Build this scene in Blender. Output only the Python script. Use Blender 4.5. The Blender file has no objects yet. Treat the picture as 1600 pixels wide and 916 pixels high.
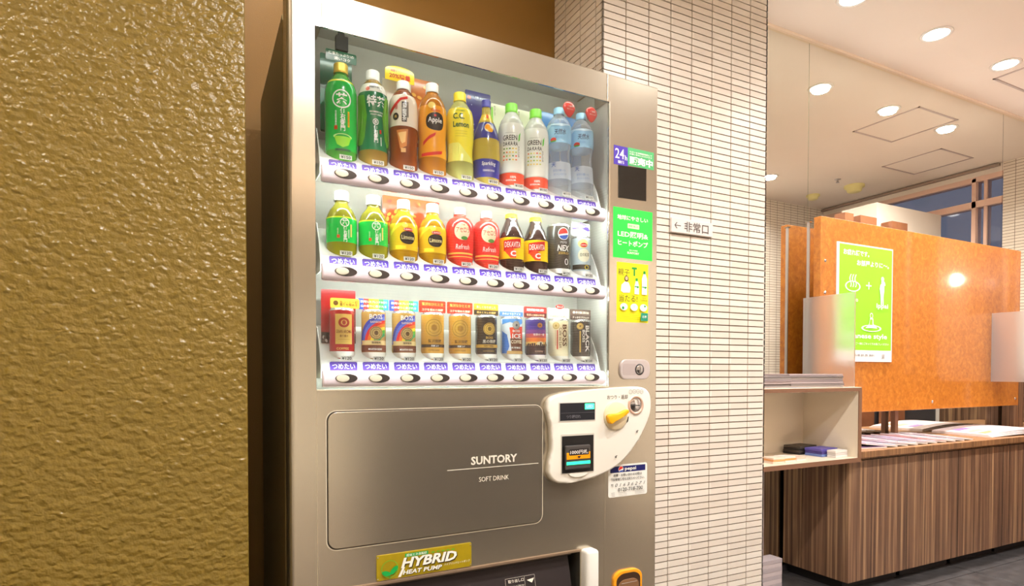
import bpy, bmesh, math, random
from mathutils import Vector, Matrix
from mathutils.geometry import tessellate_polygon
random.seed(7)
S = bpy.context.scene
COL = S.collection
RAD = math.radians

# ------------------------------------------------------------------ camera, world, large lights, exposure
CAM_H = 1.02
YAW, PIT, ROL = RAD(26.574), RAD(-1.123), RAD(.05)
cam = bpy.data.cameras.new('camera'); camo = bpy.data.objects.new('camera', cam); COL.objects.link(camo)
fw = Vector((math.sin(YAW)*math.cos(PIT), math.cos(YAW)*math.cos(PIT), math.sin(PIT)))
rt = Vector((math.cos(YAW), -math.sin(YAW), 0)); up = rt.cross(fw)
r2 = rt*math.cos(ROL)+up*math.sin(ROL); u2 = -rt*math.sin(ROL)+up*math.cos(ROL)
camo.matrix_world = Matrix(((r2.x, u2.x, -fw.x, 0), (r2.y, u2.y, -fw.y, 0), (r2.z, u2.z, -fw.z, CAM_H), (0, 0, 0, 1)))
cam.sensor_fit = 'HORIZONTAL'; cam.sensor_width = 36
cam.lens = 936.1/1600*36
cam.shift_y = (599.6-458)/1600
cam.clip_start = .02; cam.clip_end = 60
S.camera = camo
W = bpy.data.worlds.new('night'); S.world = W; W.use_nodes = True
W.node_tree.nodes['Background'].inputs[0].default_value = (.10, .105, .14, 1)
W.node_tree.nodes['Background'].inputs[1].default_value = 1.0
vs = S.view_settings
vs.view_transform = 'Standard'; vs.look = 'None'; vs.gamma = 1; vs.use_curve_mapping = False
vs.exposure = 0.6
S.cycles.use_denoising = True
S.cycles.max_bounces = 8; S.cycles.glossy_bounces = 5; S.cycles.transmission_bounces = 8; S.cycles.transparent_max_bounces = 12
S.cycles.caustics_reflective = True; S.cycles.caustics_refractive = False
S.cycles.sample_clamp_indirect = 4.0

CEIL = 2.74          # ceiling height
MIRY = 2.115         # mirror plane
ROOMX = 5.80         # window wall
LAMP = (1.0, .965, .935)
# ceiling downlights: (x, y, power, colour)
DOWN = [(2.647, 1.79, 14, LAMP), (3.306, 1.79, 14, LAMP), (3.975, 1.79, 14, LAMP), (4.64, 1.79, 14, LAMP)]
ROOM = [(x, .50, 15, LAMP) for x in (.95, 2.1, 3.25, 4.4)] + [(-1.0, .40, 8, (1, .88, .70)), (.10, 1.66, 5, LAMP), (.5, -.30, 24, LAMP)]  # downlights added to light the machine, walls and side slot
CANS = [(x, -1.5, 40, LAMP) for x in (-1.3, -.2, .9, 2.0, 3.0)]     # cans added behind the viewer to brighten the room by bounce
COVE = 48.0                                                           # strength of the coves added to brighten the ceiling

# ------------------------------------------------------------------ materials
def lin(c):
    return tuple(((x/255)/12.92 if x/255 <= .04045 else (((x/255)+.055)/1.055)**2.4) for x in c)
MATS = {}
def mat(name, c, rough=.5, metal=0., coat=0., emit=0., trans=0., ior=1.45, spec=.5, noise=0., nscale=40., bump=0., bscale=200., alpha=1.):
    if name in MATS: return MATS[name]
    m = bpy.data.materials.new(name); m.use_nodes = True; nt = m.node_tree; b = nt.nodes['Principled BSDF']
    L = (*lin(c), 1)
    b.inputs['Base Color'].default_value = L
    b.inputs['Roughness'].default_value = rough; b.inputs['Metallic'].default_value = metal
    b.inputs['Coat Weight'].default_value = coat; b.inputs['Coat Roughness'].default_value = .06
    b.inputs['IOR'].default_value = ior; b.inputs['Transmission Weight'].default_value = trans
    b.inputs['Specular IOR Level'].default_value = spec
    if emit:
        b.inputs['Emission Color'].default_value = L; b.inputs['Emission Strength'].default_value = emit
    if noise:
        g = nt.nodes.new('ShaderNodeNewGeometry'); n = nt.nodes.new('ShaderNodeTexNoise'); n.inputs['Scale'].default_value = nscale; n.inputs['Detail'].default_value = 4
        nt.links.new(g.outputs['Position'], n.inputs['Vector'])
        r = nt.nodes.new('ShaderNodeValToRGB')
        r.color_ramp.elements[0].position = .3; r.color_ramp.elements[1].position = .7
        r.color_ramp.elements[0].color = (*[x*(1-noise) for x in L[:3]], 1); r.color_ramp.elements[1].color = (*[min(1, x*(1+noise)) for x in L[:3]], 1)
        nt.links.new(n.outputs['Fac'], r.inputs['Fac']); nt.links.new(r.outputs['Color'], b.inputs['Base Color'])
    if bump:
        g = nt.nodes.new('ShaderNodeNewGeometry'); n = nt.nodes.new('ShaderNodeTexNoise'); n.inputs['Scale'].default_value = bscale; n.inputs['Detail'].default_value = 2
        nt.links.new(g.outputs['Position'], n.inputs['Vector'])
        bm = nt.nodes.new('ShaderNodeBump'); bm.inputs['Strength'].default_value = bump; bm.inputs['Distance'].default_value = .002
        nt.links.new(n.outputs['Fac'], bm.inputs['Height']); nt.links.new(bm.outputs['Normal'], b.inputs['Normal'])
    MATS[name] = m
    return m
def C(r, g, b, rough=.45, coat=0.):      # plain printed colour
    return mat('print_%02x%02x%02x_%d' % (r, g, b, int(rough*100)), (r, g, b), rough, coat=coat)

def stucco():
    m = bpy.data.materials.new('gold_stucco'); m.use_nodes = True; nt = m.node_tree; b = nt.nodes['Principled BSDF']
    g = nt.nodes.new('ShaderNodeNewGeometry')
    w_ = nt.nodes.new('ShaderNodeTexNoise'); w_.inputs['Scale'].default_value = 60; w_.inputs['Detail'].default_value = 1
    ad = nt.nodes.new('ShaderNodeVectorMath'); ad.operation = 'MULTIPLY_ADD'; ad.inputs[1].default_value = (.014, .014, .014)
    nt.links.new(g.outputs['Position'], ad.inputs[2]); nt.links.new(g.outputs['Position'], w_.inputs['Vector']); nt.links.new(w_.outputs['Color'], ad.inputs[0])
    mp = nt.nodes.new('ShaderNodeMapping'); mp.inputs['Rotation'].default_value = (0, RAD(24), 0); mp.inputs['Scale'].default_value = (.8, 1, 1.25)
    nt.links.new(ad.outputs[0], mp.inputs['Vector'])
    v = nt.nodes.new('ShaderNodeTexVoronoi'); v.feature = 'SMOOTH_F1'; v.inputs['Scale'].default_value = 72; v.inputs['Smoothness'].default_value = .55
    nt.links.new(mp.outputs['Vector'], v.inputs['Vector'])
    n = nt.nodes.new('ShaderNodeTexNoise'); n.inputs['Scale'].default_value = 150; n.inputs['Detail'].default_value = 1
    nt.links.new(g.outputs['Position'], n.inputs['Vector'])
    s1 = nt.nodes.new('ShaderNodeMath'); s1.operation = 'MULTIPLY_ADD'; s1.inputs[1].default_value = .45
    nt.links.new(n.outputs['Fac'], s1.inputs[0]); nt.links.new(v.outputs['Distance'], s1.inputs[2])
    bm = nt.nodes.new('ShaderNodeBump'); bm.invert = True; bm.inputs['Strength'].default_value = 1.0; bm.inputs['Distance'].default_value = .0034
    nt.links.new(s1.outputs[0], bm.inputs['Height']); nt.links.new(bm.outputs['Normal'], b.inputs['Normal'])
    b.inputs['Base Color'].default_value = (*lin((121, 99, 33)), 1); b.inputs['Roughness'].default_value = .30; b.inputs['Specular IOR Level'].default_value = .55
    MATS['gold_stucco'] = m; return m
def zebra(name, dark, mid, light, sc=1.):
    m = bpy.data.materials.new(name); m.use_nodes = True; nt = m.node_tree; b = nt.nodes['Principled BSDF']
    g = nt.nodes.new('ShaderNodeNewGeometry'); mp = nt.nodes.new('ShaderNodeMapping'); mp.inputs['Scale'].default_value = (sc, sc, .012)
    nt.links.new(g.outputs['Position'], mp.inputs['Vector'])
    n = nt.nodes.new('ShaderNodeTexNoise'); n.inputs['Scale'].default_value = 70; n.inputs['Detail'].default_value = 5; n.inputs['Roughness'].default_value = .62
    nt.links.new(mp.outputs['Vector'], n.inputs['Vector'])
    r = nt.nodes.new('ShaderNodeValToRGB'); e = r.color_ramp.elements
    e[0].position = .33; e[0].color = (*lin(dark), 1); e[1].position = .70; e[1].color = (*lin(light), 1)
    k = e.new(.52); k.color = (*lin(mid), 1)
    nt.links.new(n.outputs['Fac'], r.inputs['Fac']); nt.links.new(r.outputs['Color'], b.inputs['Base Color'])
    b.inputs['Roughness'].default_value = .38
    MATS[name] = m; return m
def burl():
    m = bpy.data.materials.new('orange_burl'); m.use_nodes = True; nt = m.node_tree; b = nt.nodes['Principled BSDF']
    g = nt.nodes.new('ShaderNodeNewGeometry')
    n = nt.nodes.new('ShaderNodeTexNoise'); n.inputs['Scale'].default_value = 34; n.inputs['Detail'].default_value = 6; n.inputs['Roughness'].default_value = .65; n.inputs['Distortion'].default_value = .6
    nt.links.new(g.outputs['Position'], n.inputs['Vector'])
    r = nt.nodes.new('ShaderNodeValToRGB'); e = r.color_ramp.elements
    e[0].position = .30; e[0].color = (*lin((164, 94, 24)), 1); e[1].position = .68; e[1].color = (*lin((204, 132, 46)), 1)
    k = e.new(.5); k.color = (*lin((188, 112, 32)), 1)
    nt.links.new(n.outputs['Fac'], r.inputs['Fac']); nt.links.new(r.outputs['Color'], b.inputs['Base Color'])
    b.inputs['Roughness'].default_value = .35; b.inputs['Coat Weight'].default_value = 1.0; b.inputs['Coat Roughness'].default_value = .07
    MATS['orange_burl'] = m; return m
def tilemat():
    m = bpy.data.materials.new('cream_tile'); m.use_nodes = True; nt = m.node_tree; b = nt.nodes['Principled BSDF']
    g = nt.nodes.new('ShaderNodeNewGeometry'); r = nt.nodes.new('ShaderNodeValToRGB')
    n = nt.nodes.new('ShaderNodeTexWhiteNoise'); n.noise_dimensions = '3D'
    sn = nt.nodes.new('ShaderNodeVectorMath'); sn.operation = 'SNAP'; sn.inputs[1].default_value = (.1, .1, .025)
    nt.links.new(g.outputs['Position'], sn.inputs[0]); nt.links.new(sn.outputs[0], n.inputs['Vector'])
    e = r.color_ramp.elements; e[0].color = (*lin((226, 214, 200)), 1); e[1].color = (*lin((238, 229, 216)), 1)
    nt.links.new(n.outputs['Value'], r.inputs['Fac']); nt.links.new(r.outputs['Color'], b.inputs['Base Color'])
    b.inputs['Roughness'].default_value = .32
    MATS['cream_tile'] = m; return m
def brickmat(name, axis):
    m = bpy.data.materials.new(name); m.use_nodes = True; nt = m.node_tree; b = nt.nodes['Principled BSDF']
    g = nt.nodes.new('ShaderNodeNewGeometry'); sp = nt.nodes.new('ShaderNodeSeparateXYZ'); cb = nt.nodes.new('ShaderNodeCombineXYZ')
    nt.links.new(g.outputs['Position'], sp.inputs[0]); nt.links.new(sp.outputs[axis], cb.inputs[0]); nt.links.new(sp.outputs[2], cb.inputs[1])
    t = nt.nodes.new('ShaderNodeTexBrick'); t.offset = 0; t.inputs['Scale'].default_value = 1; t.inputs['Brick Width'].default_value = .1; t.inputs['Row Height'].default_value = .025
    t.inputs['Mortar Size'].default_value = .0018; t.inputs['Mortar Smooth'].default_value = .1
    t.inputs['Color1'].default_value = (*lin((236, 226, 214)), 1); t.inputs['Color2'].default_value = (*lin((228, 216, 202)), 1); t.inputs['Mortar'].default_value = (*lin((110, 92, 74)), 1)
    nt.links.new(cb.outputs[0], t.inputs['Vector']); nt.links.new(t.outputs['Color'], b.inputs['Base Color']); b.inputs['Roughness'].default_value = .35
    MATS[name] = m; return m
def pane(name, tint=(1, 1, 1), ior=1.45):
    m = bpy.data.materials.new(name); m.use_nodes = True; nt = m.node_tree; nt.nodes.remove(nt.nodes['Principled BSDF'])
    o = nt.nodes['Material Output']; t = nt.nodes.new('ShaderNodeBsdfTransparent'); t.inputs[0].default_value = (*tint, 1)
    g = nt.nodes.new('ShaderNodeBsdfGlossy'); g.inputs['Roughness'].default_value = .01
    f = nt.nodes.new('ShaderNodeFresnel'); f.inputs[0].default_value = ior
    x = nt.nodes.new('ShaderNodeMixShader'); nt.links.new(f.outputs[0], x.inputs[0]); nt.links.new(t.outputs[0], x.inputs[1]); nt.links.new(g.outputs[0], x.inputs[2]); nt.links.new(x.outputs[0], o.inputs[0])
    MATS[name] = m; return m
def frosted():
    m = bpy.data.materials.new('frosted_glass'); m.use_nodes = True; nt = m.node_tree; b = nt.nodes['Principled BSDF']
    b.inputs['Base Color'].default_value = (.93, .93, .92, 1); b.inputs['Roughness'].default_value = .42; b.inputs['Transmission Weight'].default_value = .86; b.inputs['IOR'].default_value = 1.22
    MATS['frosted_glass'] = m; return m
def mirrormat():
    m = mat('mirror', (240, 240, 230), .0, 1.0); return m
BODY = mat('bronze_paint', (192, 183, 166), .22, .88, noise=.015, nscale=600)
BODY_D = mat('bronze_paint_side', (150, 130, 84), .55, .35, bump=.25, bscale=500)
BLACK = mat('black_rubber', (14, 13, 11), .6)
WHITE = mat('white_plastic', (236, 234, 226), .3)
TRAYW = mat('tray_white', (244, 246, 242), .5)
LAV = mat('bar_lavender', (248, 238, 250), .22)
LINER = mat('case_liner', (178, 176, 168), .5)
STUC = stucco(); TILE = tilemat(); GROUT = mat('grout', (112, 92, 68), .9)
BRX = brickmat('tile_wall_x', 0); BRY = brickmat('tile_wall_y', 1)
ZEB = zebra('zebrano', (78, 55, 42), (124, 92, 70), (182, 146, 108)); ZEBT = zebra('zebrano_edge', (104, 72, 46), (140, 100, 66), (170, 128, 86))
BURL = burl(); FROST = frosted(); MIRR = mirrormat()
PANE = pane('clear_pane'); WPANE = pane('night_pane', (.9, .92, 1.0))
CEILM = mat('ceiling_paint', (236, 224, 214), .8, noise=.01, nscale=3)
CARPET = mat('lobby_carpet', (88, 78, 66), .9, noise=.05, nscale=30)
FLOORM = mat('floor_stone', (62, 60, 60), .35, noise=.35, nscale=18)
WALLW = mat('plaster_white', (238, 226, 216), .7, noise=.01, nscale=5)
BEIGE = mat('plaster_beige', (196, 188, 172), .7, noise=.02, nscale=5)
BROWN = mat('niche_brown', (132, 96, 36), .6, bump=.3, bscale=300)
CHROME = mat('chrome', (210, 210, 212), .15, 1.0)
STEEL = mat('satin_steel', (190, 184, 184), .35, .9)
DARKG = mat('dark_grey', (66, 64, 68), .4)
LEDW = mat('led_white', (246, 250, 244), .5, emit=9.0)

# ------------------------------------------------------------------ mesh helpers
def link(name, me, m, parent=None, smooth=False, loc=None):
    for x in (m if isinstance(m, (list, tuple)) else [m]): me.materials.append(x)
    if smooth:
        for p in me.polygons: p.use_smooth = True
    o = bpy.data.objects.new(name, me); COL.objects.link(o)
    if parent: o.parent = parent
    if loc: o.location = loc
    return o
def bm2me(bm, name):
    bmesh.ops.recalc_face_normals(bm, faces=bm.faces)
    me = bpy.data.meshes.new(name); bm.to_mesh(me); bm.free(); return me
def addbox(bm, x0, y0, z0, x1, y1, z1, bev=0., seg=2):
    r = bmesh.ops.create_cube(bm, size=1)
    vs_ = r['verts']
    for v in vs_:
        v.co = Vector(((x0+x1)/2+v.co.x*(x1-x0), (y0+y1)/2+v.co.y*(y1-y0), (z0+z1)/2+v.co.z*(z1-z0)))
    if bev:
        es = list({e for v in vs_ for e in v.link_edges})
        bmesh.ops.bevel(bm, geom=es, offset=bev, segments=seg, affect='EDGES', profile=.5)
def box(name, b, m, parent=None, bev=0., seg=2, smooth=False):
    bm = bmesh.new(); addbox(bm, *b, bev=bev, seg=seg); return link(name, bm2me(bm, name), m, parent, smooth)
def boxes(name, bs, m, parent=None, bev=0.):
    bm = bmesh.new()
    for b in bs: addbox(bm, *b, bev=bev)
    return link(name, bm2me(bm, name), m, parent)
def prism(name, pts, v0, v1, m, parent=None, bev=0., seg=2, smooth=False):
    """outline in (x, z), extruded from y=v0 (front) to y=v1"""
    bm = bmesh.new(); vs_ = [bm.verts.new((p[0], v0, p[1])) for p in pts]
    f = bm.faces.new(vs_); r = bmesh.ops.extrude_face_region(bm, geom=[f])
    nv = [e for e in r['geom'] if isinstance(e, bmesh.types.BMVert)]
    for v in nv: v.co.y = v1
    if bev:
        es = [e for e in bm.edges if all(abs(v.co.y-v0) < 1e-7 for v in e.verts)]
        bmesh.ops.bevel(bm, geom=es, offset=bev, segments=seg, affect='EDGES', profile=.5)
    bmesh.ops.triangulate(bm, faces=[f_ for f_ in bm.faces if len(f_.verts) > 4])
    return link(name, bm2me(bm, name), m, parent, smooth)
def rr(x0, z0, x1, z1, r, n=6):
    o = []
    for cx, cz, a0 in ((x1-r, z1-r, 0), (x0+r, z1-r, 90), (x0+r, z0+r, 180), (x1-r, z0+r, 270)):
        for i in range(n+1):
            a = RAD(a0+90*i/n); o.append((cx+r*math.cos(a), cz+r*math.sin(a)))
    return o
def ell(cx, cz, rx, rz, n=32):
    return [(cx+rx*math.cos(2*math.pi*i/n), cz+rz*math.sin(2*math.pi*i/n)) for i in range(n)]
def spline(P, n=6):
    o = []; k = len(P)
    for i in range(k):
        a, b, c, d = (Vector(P[(i+j-1) % k]) for j in range(4))
        for s in range(n):
            t = s/n
            o.append(tuple(.5*((2*b)+(c-a)*t+(2*a-5*b+4*c-d)*t*t+(3*b-a-3*c+d)*t**3)))
    return o
def lathe_me(name, prof, n=36, cut=None, cap=False):
    bm = bmesh.new(); rings = []
    for r, z in prof:
        rings.append([bm.verts.new((r*math.sin(2*math.pi*i/n), -r*math.cos(2*math.pi*i/n), z)) for i in range(n)])
    for a, b in zip(rings, rings[1:]):
        for i in range(n): bm.faces.new((a[i], a[(i+1) % n], b[(i+1) % n], b[i]))
    if cap: bm.faces.new(rings[-1]); bm.faces.new(rings[0])
    if cut:
        bmesh.ops.bisect_plane(bm, geom=bm.verts[:]+bm.edges[:]+bm.faces[:], plane_co=cut[0], plane_no=cut[1], clear_inner=True)
    return bm2me(bm, name)
def tube(name, pts, r, m, parent=None, n=8):
    cu = bpy.data.curves.new(name, 'CURVE'); cu.dimensions = '3D'; cu.bevel_depth = r; cu.bevel_resolution = 2
    s = cu.splines.new('POLY'); s.points.add(len(pts)-1)
    for p, q in zip(s.points, pts): p.co = (*q, 1)
    t = bpy.data.objects.new(name, cu); me = bpy.data.meshes.new_from_object(t); bpy.data.objects.remove(t); bpy.data.curves.remove(cu)
    me.materials.clear()
    return link(name, me, m, parent, True)
TXT = {}
def text_geo(s, bold=0., res=2, shear=0.):
    k = (s, bold, res, shear)
    if k not in TXT:
        c = bpy.data.curves.new('t', 'FONT'); c.body = s; c.size = 1; c.resolution_u = res; c.offset = bold; c.align_x = 'CENTER'; c.space_line = .92; c.shear = shear
        o = bpy.data.objects.new('t', c); me = bpy.data.meshes.new_from_object(o)
        V = [(v.co.x, v.co.y) for v in me.vertices]; F = [tuple(p.vertices) for p in me.polygons]
        bpy.data.objects.remove(o); bpy.data.curves.remove(c); bpy.data.meshes.remove(me)
        xs = [v[0] for v in V]; ys = [v[1] for v in V]
        cx, cy, w, h = (min(xs)+max(xs))/2, (min(ys)+max(ys))/2, max(xs)-min(xs), max(ys)-min(ys)
        TXT[k] = ([((x-cx)/w, (y-cy)/h) for x, y in V], F, w/h)
    return TXT[k]
def split_tris(V, F, mx):
    V = list(V); out = []; st = [tuple(f) for f in F]
    while st:
        f = st.pop(); xs = [V[i][0] for i in f]
        if max(xs)-min(xs) <= mx: out.append(f); continue
        if len(f) > 3: st += [(f[0], f[k], f[k+1]) for k in range(1, len(f)-1)]; continue
        e = max(((0, 1, 2), (1, 2, 0), (2, 0, 1)), key=lambda q: abs(V[f[q[0]]][0]-V[f[q[1]]][0]))
        a, b, c = f[e[0]], f[e[1]], f[e[2]]
        V.append(((V[a][0]+V[b][0])/2, (V[a][1]+V[b][1])/2)); n = len(V)-1
        st += [(a, n, c), (n, b, c)]
    return V, out
class Flat:
    """flat print: coloured shapes and lettering in a plane, later laid on a surface"""
    def __init__(s, eps=.00025, step=None): s.V = []; s.F = []; s.M = []; s.mats = []; s.lay = 0; s.eps = eps; s.step = step
    def _m(s, m):
        if m not in s.mats: s.mats.append(m)
        return s.mats.index(m)
    def _add(s, V, F, m, lay=None):
        if lay is None: s.lay += 1; lay = s.lay
        if s.step: V, F = split_tris(V, F, s.step*1.3)
        b = len(s.V); s.V += [(x, y, lay*s.eps) for x, y in V]; k = s._m(m)
        for f in F: s.F.append(tuple(i+b for i in f)); s.M.append(k)
    def rect(s, x0, y0, x1, y1, m, lay=None):
        n = max(1, int(abs(x1-x0)/s.step+.5)) if s.step else 1
        q = max(1, int(abs(y1-y0)/(s.step*2)+.5)) if s.step else 1
        V = [(x0+(x1-x0)*i/n, y0+(y1-y0)*j/q) for j in range(q+1) for i in range(n+1)]
        F = [(j*(n+1)+i, j*(n+1)+i+1, (j+1)*(n+1)+i+1, (j+1)*(n+1)+i) for j in range(q) for i in range(n)]
        s._add(V, F, m, lay); return s
    def disc(s, cx, cy, rx, ry, m, r0=0., n=28, lay=None, rot=0.):
        k = 4 if s.step else 1
        V = []; F = []
        for j in range(k+1):
            t = r0+(1-r0)*j/k
            for i in range(n):
                a = 2*math.pi*i/n; x, y = rx*t*math.cos(a), ry*t*math.sin(a)
                V.append((cx+x*math.cos(rot)-y*math.sin(rot), cy+x*math.sin(rot)+y*math.cos(rot)))
        for j in range(k):
            for i in range(n):
                F.append((j*n+i, j*n+(i+1) % n, (j+1)*n+(i+1) % n, (j+1)*n+i))
        s._add(V, F, m, lay); return s
    def poly(s, pts, m, lay=None):
        F = [tuple(t) for t in tessellate_polygon([[Vector((p[0], p[1], 0)) for p in pts]])]
        s._add(list(pts), F, m, lay); return s
    def rrect(s, x0, y0, x1, y1, r, m, lay=None): return s.poly(rr(x0, y0, x1, y1, r, 4), m, lay)
    def line(s, x0, y0, x1, y1, w, m):
        d = Vector((x1-x0, y1-y0)); n = Vector((-d.y, d.x)).normalized()*w/2
        return s.poly([(x0+n.x, y0+n.y), (x0-n.x, y0-n.y), (x1-n.x, y1-n.y), (x1+n.x, y1+n.y)], m)
    def text(s, t, cx, cy, m, w=None, h=None, bold=.012, rot=0., shear=0., lay=None):
        V, F, ar = text_geo(t, bold, 2, shear)
        if w is None: w = h*ar
        if h is None: h = w/ar
        c, q = math.cos(rot), math.sin(rot)
        s._add([(cx+x*w*c-y*h*q, cy+x*w*q+y*h*c) for x, y in V], F, m, lay); return s
    def vtext(s, t, cx, cy, m, h, w=None, bold=.012): return s.text('\n'.join(t), cx, cy, m, w=w, h=h, bold=bold)
    def build(s, name, parent, f, smooth=False):
        me = bpy.data.meshes.new(name); me.from_pydata([f(*v) for v in s.V], [], s.F)
        for x in s.mats: me.materials.append(x)
        me.polygons.foreach_set('material_index', s.M)
        me.update()
        o = bpy.data.objects.new(name, me); COL.objects.link(o); o.parent = parent
        return o
def onfront(u0=0., z0=0., v=0.):          # plane facing -y
    return lambda x, y, h: (u0+x, v-h, z0+y)
def tag(o, label, cat, group=None):
    o['label'] = label; o['category'] = cat
    if group: o['group'] = group
    return o
def struct(o): o['kind'] = 'structure'; return o
def empty(name, loc=(0, 0, 0), rz=0.):
    o = bpy.data.objects.new(name, None); COL.objects.link(o); o.location = loc; o.rotation_euler = (0, 0, rz); o.empty_display_size = .05; return o
def copy_tree(o, parent=None):
    c = o.copy(); COL.objects.link(c); c.parent = parent
    for ch in [x for x in o.children]: copy_tree(ch, c)
    return c

# ------------------------------------------------------------------ room shell
def wallbox(name, b, m, bev=0.): return struct(box(name, b, m, bev=bev, seg=3))
LWY = 1.30
bm = bmesh.new(); addbox(bm, -2.2, LWY, 0, .0625, 2.02, CEIL)
es = [e for e in bm.edges if all(abs(v.co.x-.0625) < 1e-5 and abs(v.co.y-LWY) < 1e-5 for v in e.verts)]
bmesh.ops.bevel(bm, geom=es, offset=.004, segments=3, affect='EDGES', profile=.5)
struct(link('wall_left', bm2me(bm, 'wall_left'), STUC))
wallbox('wall_niche', (-.1, 2.02, 0, 1.2, 2.12, CEIL), BROWN)
wallbox('wall_back', (-2.2, -2.7, 0, 1.45, -2.6, CEIL), BEIGE)
wallbox('wall_back_tiled', (1.45, -2.72, 0, 3.5, -2.62, CEIL), BRX)
wallbox('wall_left_rear', (-2.3, -2.7, 0, -2.2, LWY, CEIL), BEIGE)
wallbox('wall_corner', (3.4, -2.62, 0, 3.5, -.1, CEIL), BRY)
wallbox('wall_far', (3.4, -.1, 0, ROOMX, 0, CEIL), BRX)
# floor
fl = wallbox('floor', (-2.3, -2.7, -.1, ROOMX+.2, 2.2, -.006), mat('floor_joint', (30, 29, 29), .7))
bmt = bmesh.new(); addbox(bmt, -.223, -.223, -.006, .223, .223, 0, .001, 1); ftm = bm2me(bmt, 'floor_tile'); ftm.materials.append(FLOORM)
for i in range(10):
    for j in range(6):
        x, y = 1.45+.45*i, 1.885-.45*j
        if x > 5.7 or y < .9: continue
        o = bpy.data.objects.new('floor_tile', ftm); COL.objects.link(o); o.parent = fl; o.location = (x, y, 0)
bmt = bmesh.new(); addbox(bmt, -2.3, -2.7, -.006, 1.2, 2.02, -.001); addbox(bmt, 1.2, -2.7, -.006, ROOMX, .755, -.001)
link('floor_slab', bm2me(bmt, 'floor_slab'), CARPET, fl)
# ceiling with access hatches
ce = wallbox('ceiling', (-2.3, -2.7, CEIL, ROOMX+.2, 2.2, CEIL+.1), CEILM)
HF = mat('hatch_frame', (196, 180, 176), .4, .4)
def hatch(x0, y0, x1, y1):
    h = boxes('access_hatch', [(x0, y0, CEIL-.004, x1, y0+.013, CEIL+.002), (x0, y1-.013, CEIL-.004, x1, y1, CEIL+.002), (x0, y0, CEIL-.004, x0+.013, y1, CEIL+.002), (x1-.013, y0, CEIL-.004, x1, y1, CEIL+.002)], HF, ce)
hatch(4.105, 1.46, 4.555, 1.912); hatch(5.02, 1.10, 5.47, 1.56)

# tiled pillar
PX0, PX1, PY = 1.192, 1.985, 1.70
pil = wallbox('wall_pillar', (PX0+.005, PY+.005, 0, PX1-.005, 2.12, CEIL), GROUT)
def tilemesh(w, side):
    b_ = bmesh.new()
    if side == 'f': addbox(b_, -w/2, 0, -.0105, w/2, .006, .0105)
    else: addbox(b_, 0, -w/2, -.0105, .006, w/2, .0105)
    me = bm2me(b_, 'tile'); me.materials.append(TILE); return me
fcols = [(PX0, 1.288)]+[(1.292+.1*k, 1.388+.1*k) for k in range(6)]+[(1.892, PX1)]
scols = [(PY, 1.738), (1.742, 1.836), (1.840, 1.936), (1.940, 2.018)]
MX, MY, MA = .144, 1.3348, RAD(1.298)
tiles = []
NR = int(CEIL/.025)
def seen(p):
    d = p-Vector((0, 0, CAM_H)); zc = d.dot(fw); x = 800+936.1*d.dot(r2)/zc; y = 599.6-936.1*d.dot(u2)/zc
    if not (0 < x < 1600 and 0 < y < 916): return 0
    nm = Vector((-math.sin(MA), math.cos(MA), 0)); um = Vector((math.cos(MA), math.sin(MA), 0)); o = Vector((MX, MY, 0))
    t = (o-Vector((0, 0, CAM_H))).dot(nm)/d.dot(nm); q = Vector((0, 0, CAM_H))+d*t
    if t < 1 and -.0 < (q-o).dot(um) < 1.0 and q.z < 1.83: return 0
    return 1/zc**2
for r in range(NR+1):
    z = .025*r+.0125
    if z > CEIL: continue
    for a, b in fcols: tiles.append((seen(Vector(((a+b)/2, PY, z)))*(b-a), 'f', a, b, z))
    for a, b in scols: tiles.append((seen(Vector((PX0, (a+b)/2, z)))*(b-a)*.5, 's', a, b, z))
    tiles.append((0, 'r', PY, 1.796, z)); tiles.append((0, 'r', 1.80, 1.896, z)); tiles.append((0, 'r', 1.90, 1.996, z)); tiles.append((0, 'r', 2.0, 2.096, z))
tiles.sort(key=lambda t: -t[0])
TM = {}
for sc_, sd, a, b, z in tiles[:300]:
    k = (round(b-a, 4), sd)
    if k not in TM: TM[k] = tilemesh(b-a, sd)
    o = bpy.data.objects.new('tile', TM[k]); COL.objects.link(o); o.parent = pil
    o.location = ((a+b)/2, PY, z) if sd == 'f' else (PX0, (a+b)/2, z)
bmt = bmesh.new()
for sc_, sd, a, b, z in tiles[300:]:
    if sd == 'f': addbox(bmt, a, PY, z-.0105, b, PY+.006, z+.0105)
    elif sd == 's': addbox(bmt, PX0, a, z-.0105, PX0+.006, b, z+.0105)
    else: addbox(bmt, PX1-.006, a, z-.0105, PX1, b, z+.0105)
tf = link('tile_field', bm2me(bmt, 'tile_field'), TILE, pil); tf['kind'] = 'stuff'
# exit sign on the pillar
sg = box('exit_sign', (1.489, PY-.012, 1.527, 1.689, PY, 1.580), mat('sign_plate', (232, 222, 216), .4), bev=.002)
tag(sg, 'small white emergency exit sign with left arrow on the tiled pillar', 'sign')
F = Flat(); GR = C(92, 84, 80)
F.line(1.503, 1.553, 1.532, 1.553, .003, GR); F.line(1.503, 1.553, 1.514, 1.564, .003, GR); F.line(1.503, 1.553, 1.514, 1.542, .003, GR)
F.text('非常口', 1.607, 1.553, GR, w=.118, h=.036, bold=.006)
F.build('lettering', sg, onfront(v=PY-.0122))

# mirror wall
mb = wallbox('wall_mirror', (PX1, MIRY+.008, 0, ROOMX, MIRY+.09, CEIL), mat('mirror_backing', (200, 200, 186), .6))
for a, b in ((PX1, 2.7755), (2.7785, 4.6785), (4.6815, ROOMX)):
    box('mirror_panel', (a, MIRY, .03, b, MIRY+.008, CEIL-.014), MIRR, mb)
box('ceiling_trim', (PX1, MIRY-.012, CEIL-.014, ROOMX, MIRY+.008, CEIL), mat('trim_cream', (240, 222, 200), .5), mb)
box('floor_trim', (PX1, MIRY-.012, 0, ROOMX, MIRY+.008, .03), DARKG, mb)

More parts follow.
